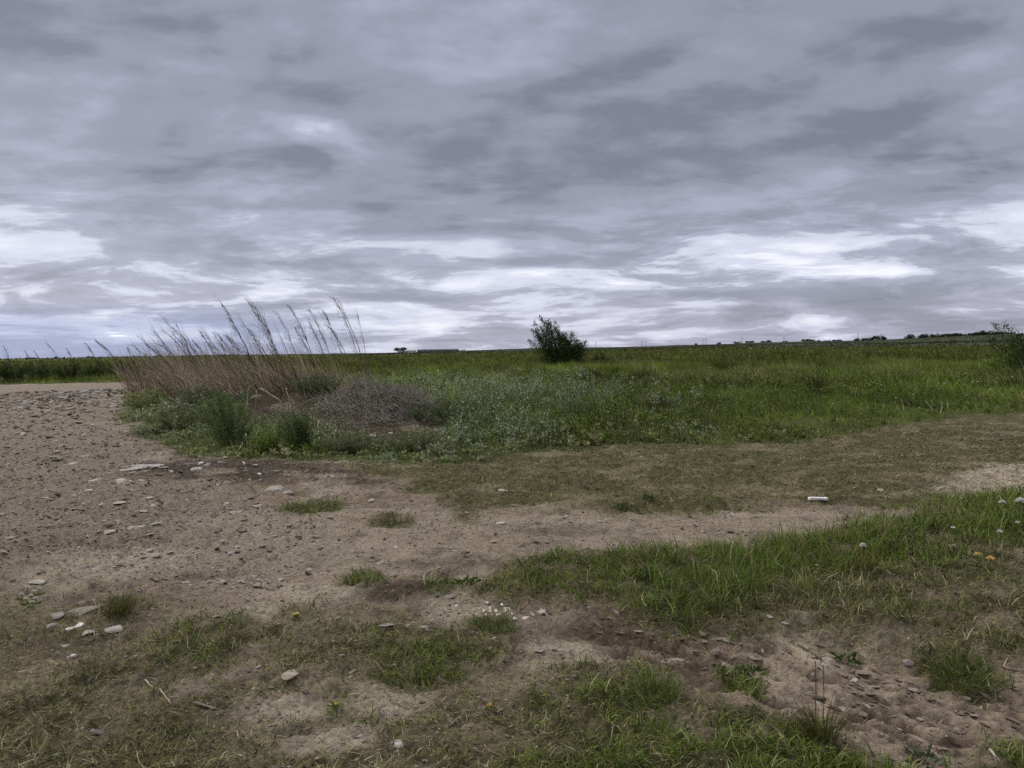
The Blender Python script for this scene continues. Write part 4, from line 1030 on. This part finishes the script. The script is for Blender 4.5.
flower(990, 562, 8, 10, ORA, 'orange-yellow dandelion, larger of the pair at the right', 'dandelion')
flower(977, 557, 6, 10, (.75, .6, .2), 'pale yellow dandelion left of the larger orange one', 'dandelion')
flower(296, 613, 6, 4, (.75, .66, .22), 'pale yellow flower in the low dark leaves on bare dirt', 'dandelion')
flower(336, 703, 5, 3, YEL, 'small yellow flower on bare dirt below the tan stone', 'dandelion')
flower(490, 709, 6, 4, (.75, .48, .12), 'amber flower at the edge of the sparse foreground grass', 'dandelion')
flower(863, 546, 7, 12, WHF, 'white dandelion head over the rusty grass', 'dandelion_clock')
flower(953, 549, 6, 8, (.5, .5, .44), 'greyish seed puff left of the yellow dandelions', 'dandelion_clock')
flower(1020, 503, 8, 12, WHF, 'biggest white puff at the right edge', 'dandelion_clock')
flower(1002, 507, 6, 10, WHF, 'white puff left of the biggest one', 'dandelion_clock')
flower(1000, 535, 5, 8, WHF, 'small white flower above the yellow dandelions', 'daisy', core=YEL)
flower(1017, 528, 4, 8, WHF, 'tiny white flower at the right edge under the biggest puff', 'daisy', core=YEL)
flower(953, 532, 4, 8, WHF, 'tiny white flower above the greyish seed puff', 'daisy', core=YEL)
flower(817, 563, 4, 9, (.6, .65, .45), 'tiny pale flower in the lush grass of the bank', 'daisy', core=YEL)
flower(880, 491, 6, 3, WHF, 'white flower in the mown strip beyond the white block', 'daisy', core=YEL)
flower(815, 664, 4, 60, WHF, 'tall white flower, left of two over the eroded bank', 'daisy', core=YEL)
flower(823, 663, 4, 60, WHF, 'tall white flower, right of two over the eroded bank', 'daisy', core=YEL)
for i, (a, b) in enumerate([(22, 596), (26, 600), (31, 597), (34, 594), (36, 599), (40, 593), (44, 594), (32, 602), (28, 592)]):
    flower(a, b, 4.5, 5, (.62, .62, .56), 'little white flower of the clump near the left edge', 'daisy', core=(.6, .5, .1), leaves=True)['group'] = 'white flower clump near the left edge'
for i, (a, b) in enumerate([(692, 414), (652, 423), (738, 405), (727, 414), (805, 402), (833, 404), (873, 384), (881, 386), (896, 399), (913, 396), (945, 385), (972, 384), (978, 383), (1012, 380), (990, 392), (1003, 397), (966, 396), (612, 418)]):
    flower(a, b, 2.2, 9, (.55, .57, .5), 'pale flower dotted in the meadow edge right of the bush', 'daisy', leaves=False)['group'] = 'pale flowers of the meadow edge'

# ------------------------------------------------------------------ shrubs and trees
def shrub(px, dist, wm, hm, lean, nbr, nl, ll, cols, label, name='willow_shrub', profile=None):
    x = at_dist(px, dist); p = np.array([x, dist, H(x, dist)])
    o = empty(name, p); st = MB(); lf = MB()
    for k in range(nbr):
        u = (k + .5) / nbr * 2 - 1 + rng.normal(0, .08)
        top_h = hm * (profile(u) if profile else 1 - .45 * u * u) * rng.uniform(.62, 1.08)
        s = np.array([u * wm * .30, rng.normal(0, wm * .08), -.05])
        top = np.array([u * wm * .5 + lean * top_h, rng.normal(0, wm * .22), top_h])
        mid = np.array([u * wm * .38, top[1] * .6, top_h * .5])
        t = np.linspace(0, 1, 7)[:, None]; pts = (1 - t) ** 2 * s + 2 * t * (1 - t) * mid + t * t * top
        st.tube(pts, np.linspace(.035, .008, 7) * hm / 4, (.07, .055, .04), 4)
        n = nl // nbr; tt = rng.beta(1.5, 1.1, n)[:, None]
        c = (1 - tt) ** 2 * s + 2 * tt * (1 - tt) * mid + tt * tt * top
        sp = (1.05 - tt[:, 0]) ** .9 * wm * .12 + .03
        P = c + rng.normal(size=(n, 3)) * sp[:, None] * [1, 1, .8]
        P[:, 2] = np.maximum(P[:, 2], .05)
        D = rng.normal(size=(n, 3)) + [lean * 3, 0, .6]
        clump = .65 + .7 * (noise(P[:, 0] * 1.5 + 3, P[:, 2] * 1.5 + P[:, 1], 9 + k % 3) + .35)
        lf.leaves(P, D, ll * rng.uniform(.6, 1.5, n), ll * .38 * rng.uniform(.7, 1.3, n), pick(cols, [1] * len(cols), n) * np.clip(clump, .55, 1.35)[:, None])
    st.build('branches', M_BARK, o); lf.build('foliage', M_LEAF, o)
    return tag(o, label, 'shrub')
DK = [(.040, .068, .018), (.055, .090, .024), (.030, .048, .014), (.075, .11, .035)]
shrub(562, 80, 5.4, 5.0, -.17, 44, 17000, .17, DK, 'dark windswept willow shrub standing alone in the meadow', profile=lambda u: np.interp(u, [-1, -.6, -.2, .3, 1], [.80, .98, .97, .80, .52]))
shrub(1048, 33, 3.7, 2.7, -.1, 30, 11000, .10, DK, 'dark shrub cut off by the right edge of the picture', 'dark_shrub', profile=lambda u: np.interp(u, [-1, -.5, 0, 1], [.85, 1.0, 1, .9]))
shrub(1016, 36, 2.0, 1.5, -.05, 16, 5000, .10, GREEN, 'low green bush left in front of the dark cut-off shrub', 'green_bush')
shrub(601, 78, 1.7, 1.2, -.1, 8, 500, .2, DK, 'little dark bush right of the windswept willow shrub', 'small_bush')

# trees and hedge on the far ridge, poles on the skyline
def tree_proto(seed):
    g = np.random.default_rng(seed)
    o = empty('ridge_tree', (0, 0, -500)); tr = MB(); cr = MB()
    tr.tube(np.array([[0, 0, -.5], [.1, 0, 1.0], [.05, 0, 2]]), [.22, .18, .1], (.06, .05, .04), 5)
    for k in range(4):
        a = g.uniform(0, 6.28); tr.tube(np.array([[.08, 0, .8], [math.cos(a) * .7, math.sin(a) * .7, 1.6], [math.cos(a) * 1.2, math.sin(a) * 1.2, 2.4]]), [.1, .07, .03], (.06, .05, .04), 4)
    for k in range(7):
        c = np.array([g.normal(0, 1.3), g.normal(0, 1.0), g.uniform(.6, 2.7)]); n = 90
        v = g.normal(size=(n, 3)); v /= np.linalg.norm(v, axis=1)[:, None]; v *= (g.uniform(.6, 1.1, n) * g.uniform(.7, 1.1))[:, None]
        cr.leaves(c + v, v + g.normal(0, .6, (n, 3)), g.uniform(.5, .9, n), .4, pick([(.042, .054, .034), (.052, .064, .042), (.034, .044, .028)], [1, 1, 1], n))
    tr.build('trunk', M_BARK, o); cr.build('crown', M_LEAF, o)
    return o
TP = [tree_proto(s) for s in (1, 2, 3, 4)]
def on_ridge(px, dist):
    x = at_dist(px, dist); return (x, dist, H(x, dist) - .1)
used = set()
def place_tree(i, px, dist, sc, label, group):
    k = i % 4
    if k not in used: o = TP[k]; used.add(k)
    else: o = copy_tree(TP[k], (0, 0, 0))
    o.location = on_ridge(px, dist); o.rotation_euler = (0, 0, rng.uniform(0, 6.28)); o.scale = (sc * rng.uniform(1.2, 2.2), sc, sc)
    tag(o, label, 'tree', group)
ti = 0
A = [696, 719, 737, 750, 763, 769, 785, 806, 812, 819, 827, 837]
for i, px in enumerate(A):
    place_tree(ti, px, 1500 + rng.uniform(-80, 40), rng.uniform(.9, 1.5) * 1.2, 'small tree on the skyline between bush and right hedge, %s of twelve' % ordinal(i, 12), 'scattered ridge trees'); ti += 1
B_ = [(857, 1.3), (864, 1.5), (872, 1.7), (878, 2.2), (884, 1.4)]
for i, (px, s) in enumerate(B_):
    place_tree(ti, px, 1480, s * 1.2, 'tree in the small group right of the scattered skyline trees, %s of five' % ordinal(i, 5), 'tree group on the ridge'); ti += 1
place_tree(ti, 911, 1450, 3.0, 'lone rounded tree bump on the right ridge', None); ti += 1
Cc = np.arange(921, 1012, 5.5)
for i, px in enumerate(Cc):
    place_tree(ti, px, 1430 + rng.uniform(-20, 20), rng.uniform(1.6, 2.6) * (1.0 + .3 * (px > 975)), 'tree of the dark hedge line on the right ridge, %s' % ordinal(i, len(Cc)), 'hedge trees on the right ridge'); ti += 1
D_ = [30, 56, 88, 92]
for i, px in enumerate(D_):
    place_tree(ti, px, 1350, rng.uniform(1.2, 1.8), 'faint tree on the far left skyline, %s of four' % ordinal(i, 4), 'far left skyline trees'); ti += 1
place_tree(ti, 401, 1100, 2.0, 'pale grey tree beside the distant sheds', None); ti += 1

def pole_proto():
    o = empty('utility_pole', (0, 0, -500)); a = MB(); a.tube(np.array([[0, 0, -.5], [0, 0, 9.5]]), [.26, .20], (.12, .11, .105), 6); a.build('post', M_BARK, o)
    b = MB(); b.box((0, 0, 8.7), (3.2, .2, .22), (.12, .11, .105)); b.build('crossarm', M_BARK, o)
    c_ = MB()
    for q in (-1.4, 0, 1.4): c_.tube(np.array([[q, 0, 8.8], [q, 0, 9.3]]), [.09, .07], (.3, .3, .3), 5)
    c_.build('insulators', M_PAINT, o)
    return o
PP = pole_proto()
poles = [(596, 1000), (642, 900), (646, 1150), (703, 1100), (706, 900), (742, 950), (784, 880), (858, 900), (881, 800), (937, 850), (965, 780), (1004, 760)]
for i, (px, d) in enumerate(poles):
    o = PP if i == 0 else copy_tree(PP, (0, 0, 0))
    o.location = on_ridge(px, d); o.rotation_euler = (0, 0, .4); tag(o, 'thin utility pole on the skyline right of the windswept shrub, %s of twelve' % ordinal(i, 12), 'utility pole', 'utility poles along the ridge')

def shed(px, dist, w, h, label, wc, rc):
    l = on_ridge(px, dist); o = empty('distant_shed', l)
    a = MB(); a.box((0, 0, h / 2 - .3), (w, 9, h + .6), wc); wl = a.build('wall', M_PAINT, o)
    b = MB(); V = np.array([[-w / 2 - .4, -5, h], [w / 2 + .4, -5, h], [w / 2 + .4, 5, h], [-w / 2 - .4, 5, h], [-w / 2 - .4, 0, h + 1.6], [w / 2 + .4, 0, h + 1.6]])
    b.add(V + [0, 0, .003], [np.array([[0, 1, 5, 4], [2, 3, 4, 5], [3, 2, 1, 0]]), np.array([[0, 4, 3], [1, 2, 5]])], rc); b.build('roof', M_PAINT, o)
    c_ = MB()
    for q in np.linspace(-w * .38, w * .38, max(2, int(w / 8))): c_.box((q, -4.55, h * .5), (1.6, .12, 1.3), (.03, .035, .04))
    c_.build('window_row', M_PAINT, o)
    tag(o, label, 'shed', 'sheds on the skyline')
shed(411, 1050, 14, 3.6, 'pale low shed on the skyline beside the grey tree', (.55, .53, .5), (.4, .4, .4))
shed(432, 1080, 42, 3.2, 'long dark-roofed shed on the skyline, left of two', (.16, .155, .15), (.12, .12, .12))
shed(452, 1090, 20, 3.4, 'shorter dark-roofed shed on the skyline, right of the long one', (.16, .155, .15), (.12, .12, .12))
shed(463, 1050, 7, 3.0, 'small white shed on the skyline right of the dark roofs', (.6, .6, .58), (.35, .35, .35))

# ------------------------------------------------------------------ sky and light
SUN_EL, SUN_AZ = R(35), R(-58)      # azimuth from +Y towards +X
def build_world():
    w = bpy.data.worlds.new('World'); scene.world = w; w.use_nodes = True; t = w.node_tree; t.nodes.clear(); N = NT(t)
    sky = N.n('ShaderNodeTexSky', sky_type='NISHITA', sun_disc=False, sun_elevation=SUN_EL, sun_rotation=SUN_AZ)
    g = N.n('ShaderNodeTexCoord').outputs['Generated']
    s = N.n('ShaderNodeSeparateXYZ'); t.links.new(g, s.inputs[0])
    dx, dy, dz = s.outputs
    up_ = N.math('ADD', N.math('MAXIMUM', dz, 0.0), .055)
    U = N.math('DIVIDE', dx, up_); V = N.math('DIVIDE', dy, up_)
    cv = N.n('ShaderNodeCombineXYZ'); N.put(cv.inputs[0], U); N.put(cv.inputs[1], V)
    uv = cv.outputs[0]
    hor = N.math('SQRT', N.math('ADD', N.math('MULTIPLY', dx, dx), N.math('MULTIPLY', dy, dy)))
    el = N.math('DIVIDE', dz, N.math('MAXIMUM', hor, .02))         # tangent of the elevation
    def nz(sx, sy, off, det, ro, di=0.0):
        mp = N.n('ShaderNodeMapping'); N.put(mp.inputs[0], uv); mp.inputs['Scale'].default_value = (sx, sy, 1); mp.inputs['Location'].default_value = (off, off * .7, off * .3)
        return N.noise(mp.outputs[0], 1.0, det, ro, di)
    n1 = nz(.85, .60, 3.1, 9, .54, .15)
    n2 = nz(.20, .42, 11.7, 5, .5, .2)
    n3 = nz(1.8, 2.0, 7.7, 7, .55, .1)
    # large cloud masses of this sky by bearing and elevation
    S = N.math('DIVIDE', dx, N.math('MAXIMUM', N.math('ABSOLUTE', dy), .05))
    T = N.math('DIVIDE', dz, N.math('MAXIMUM', N.math('ABSOLUTE', dy), .05))
    ax = N.math('MULTIPLY', N.math('SUBTRACT', n1, .5), .24); ay = N.math('MULTIPLY', N.math('SUBTRACT', n3, .5), .12)
    S2 = N.math('ADD', S, ax); T2 = N.math('ADD', T, N.math('ADD', ay, N.math('MULTIPLY', N.math('SUBTRACT', n2, .5), .1)))
    total = 0.0
    def blob(px, py, rx, ry, rot, amp):
        nonlocal total
        cx, cy = (px - 512) / FPX, (351 - .0157 * (px - 512) - py) / FPX
        a = N.math('SUBTRACT', S2, cx); b = N.math('SUBTRACT', T2, cy); c_, s_ = math.cos(rot), math.sin(rot)
        p = N.math('MULTIPLY', N.math('ADD', N.math('MULTIPLY', a, c_), N.math('MULTIPLY', b, s_)), FPX / rx)
        q = N.math('MULTIPLY', N.math('SUBTRACT', N.math('MULTIPLY', b, c_), N.math('MULTIPLY', a, s_)), FPX / ry)
        d = N.math('ADD', N.math('MULTIPLY', p, p), N.math('MULTIPLY', q, q))
        e = N.math('MULTIPLY', N.math('EXPONENT', N.math('MULTIPLY', d, -1.0)), amp)
        total = e if total == 0.0 else N.math('ADD', total, e)
    for bl in SKY_BLOBS: blob(*bl)
    ramp = N.n('ShaderNodeFloatCurve'); N.put(ramp.inputs[1], N.math('MULTIPLY', el, 1.6, clamp=True))
    cu = ramp.mapping.curves[0]; pts = SKY_CURVE
    while len(cu.points) < len(pts): cu.points.new(.5, .5)
    for q, (a, b) in zip(cu.points, pts): q.location = (a * 1.6, b)
    ramp.mapping.update()
    grad = N.math('SUBTRACT', ramp.outputs[0], .5)
    f = N.math('ADD', .5, N.math('MULTIPLY', N.math('MULTIPLY', N.math('SUBTRACT', n1, .5), SKY_N[0]), N.ss(el, .04, .2, .35, 1)))
    f = N.math('ADD', f, N.math('MULTIPLY', N.math('SUBTRACT', n2, .5), SKY_N[1]))
    f = N.math('ADD', f, N.math('MULTIPLY', N.math('SUBTRACT', n3, .5), SKY_N[2]))
    sv = N.n('ShaderNodeCombineXYZ'); N.put(sv.inputs[0], N.math('MULTIPLY', S, 4.6)); N.put(sv.inputs[1], N.math('MULTIPLY', T, 23.0)); N.put(sv.inputs[2], N.math('MULTIPLY', dy, 2.0))
    bv = N.n('ShaderNodeCombineXYZ'); N.put(bv.inputs[0], N.math('MULTIPLY', S, 3.4)); N.put(bv.inputs[1], N.math('MULTIPLY', T, 8.5)); N.put(bv.inputs[2], N.math('ADD', N.math('MULTIPLY', dy, 2.0), 4.3))
    n5 = N.noise(bv.outputs[0], 1.0, 9, .52, .15)
    of = N.n('ShaderNodeVectorMath', operation='ADD'); t.links.new(bv.outputs[0], of.inputs[0]); of.inputs[1].default_value = (-.10, .16, 0)
    n6 = N.noise(of.outputs[0], 1.0, 5, .5, .15)
    f = N.math('ADD', f, N.math('MULTIPLY', N.math('SUBTRACT', n5, .5), .40))
    f = N.math('ADD', f, N.math('MULTIPLY', N.math('MULTIPLY', N.math('SUBTRACT', n5, n6), .50), N.ss(el, .06, .2)))   # bellies shaded, upper edges lit
    n4 = N.noise(sv.outputs[0], 1.0, 10, .62, .3)
    f = N.math('ADD', f, N.math('MULTIPLY', N.math('MULTIPLY', N.math('SUBTRACT', N.ss(n4, .36, .64), .5), SKY_N[3]), N.ss(el, .30, .08)))
    f = N.math('ADD', f, N.math('ADD', grad, total))
    f = N.math('ADD', f, N.ss(el, .60, 1.15, 0, .40))            # unseen sky overhead brightened to add light on the ground
    cr = N.n('ShaderNodeValToRGB'); N.put(cr.inputs[0], f); el_ = cr.color_ramp.elements
    cr.color_ramp.interpolation = 'EASE'
    stops = SKY_STOPS
    while len(el_) < len(stops): el_.new(.5)
    for q, (a, c_) in zip(el_, stops): q.position = a; q.color = tuple(v / SKY_MAX for v in c_) + (1,)
    sc_ = N.n('ShaderNodeVectorMath', operation='SCALE'); t.links.new(cr.outputs[0], sc_.inputs[0]); sc_.inputs['Scale'].default_value = 7.2 * SKY_MAX
    cl = sc_.outputs[0]
    # a thin blue showing low on the left and a little of the clear sky through the cloud everywhere
    mixn = N.n('ShaderNodeMix', data_type='RGBA', clamp_factor=True); mixn.inputs[0].default_value = .06
    t.links.new(cl, mixn.inputs[6]); t.links.new(sky.outputs[0], mixn.inputs[7])
    low = N.math('MULTIPLY', N.ss(el, .075, .03), N.ss(S, -.05, -.45))
    blue = N.mix(N.math('MULTIPLY', low, .55), mixn.outputs[2], (2.65, 3.25, 5.2))
    bg = N.n('ShaderNodeBackground'); t.links.new(blue, bg.inputs[0]); bg.inputs[1].default_value = .1
    t.links.new(bg.outputs[0], N.n('ShaderNodeOutputWorld').inputs[0])
    w.cycles.sampling_method = 'MANUAL'; w.cycles.sample_map_resolution = 512

SKY_MAX = 2.1
SKY_N = (.42, .38, .14, .34)
SKY_CURVE = [(0, .60), (.015, .62), (.05, .64), (.10, .635), (.15, .59), (.22, .51), (.32, .46), (.47, .45), (.62, .5)]
SKY_STOPS = [(0.0, (.165, .175, .225)), (.28, (.215, .225, .292)), (.42, (.325, .335, .424)), (.57, (.44, .45, .575)), (.72, (.72, .74, .89)), (.88, (1.0, 1.02, 1.10)), (1.0, (1.9, 1.95, 2.05))]
SKY_BLOBS = [(330, 100, 170, 40, -.5, -.05), (620, 150, 330, 75, .05, -.085), (440, 150, 110, 40, -.6, -.05), (250, 172, 130, 14, 0, -.10), (850, 146, 75, 20, .1, -.13), (720, 175, 260, 50, .12, -.06),
             (345, 148, 85, 18, -.4, .20), (330, 205, 200, 22, 0, .08), (960, 235, 120, 12, .1, .05), (620, 270, 130, 12, .12, .10),
             (120, 305, 200, 16, 0, .12), (780, 255, 90, 12, 0, .08), (880, 60, 140, 50, .3, -.06), (100, 70, 160, 60, 0, -.03), (600, 55, 60, 26, 0, -.03), (1000, 170, 100, 30, .3, -.07)]
build_world()
sd = bpy.data.lights.new('sun', 'SUN'); so = bpy.data.objects.new('sun', sd); COL.objects.link(so)
sd.energy = 1.5; sd.angle = R(10); sd.color = (1, .95, .88)
v = Vector((math.sin(SUN_AZ) * math.cos(SUN_EL), math.cos(SUN_AZ) * math.cos(SUN_EL), math.sin(SUN_EL)))
so.rotation_euler = v.to_track_quat('Z', 'Y').to_euler()

scene.view_settings.view_transform = 'Standard'; scene.view_settings.look = 'None'; scene.view_settings.gamma = 1; scene.view_settings.exposure = .42
scene.view_settings.use_curve_mapping = False
scene.cycles.max_bounces = 5; scene.cycles.diffuse_bounces = 3; scene.cycles.transmission_bounces = 3; scene.cycles.use_denoising = False
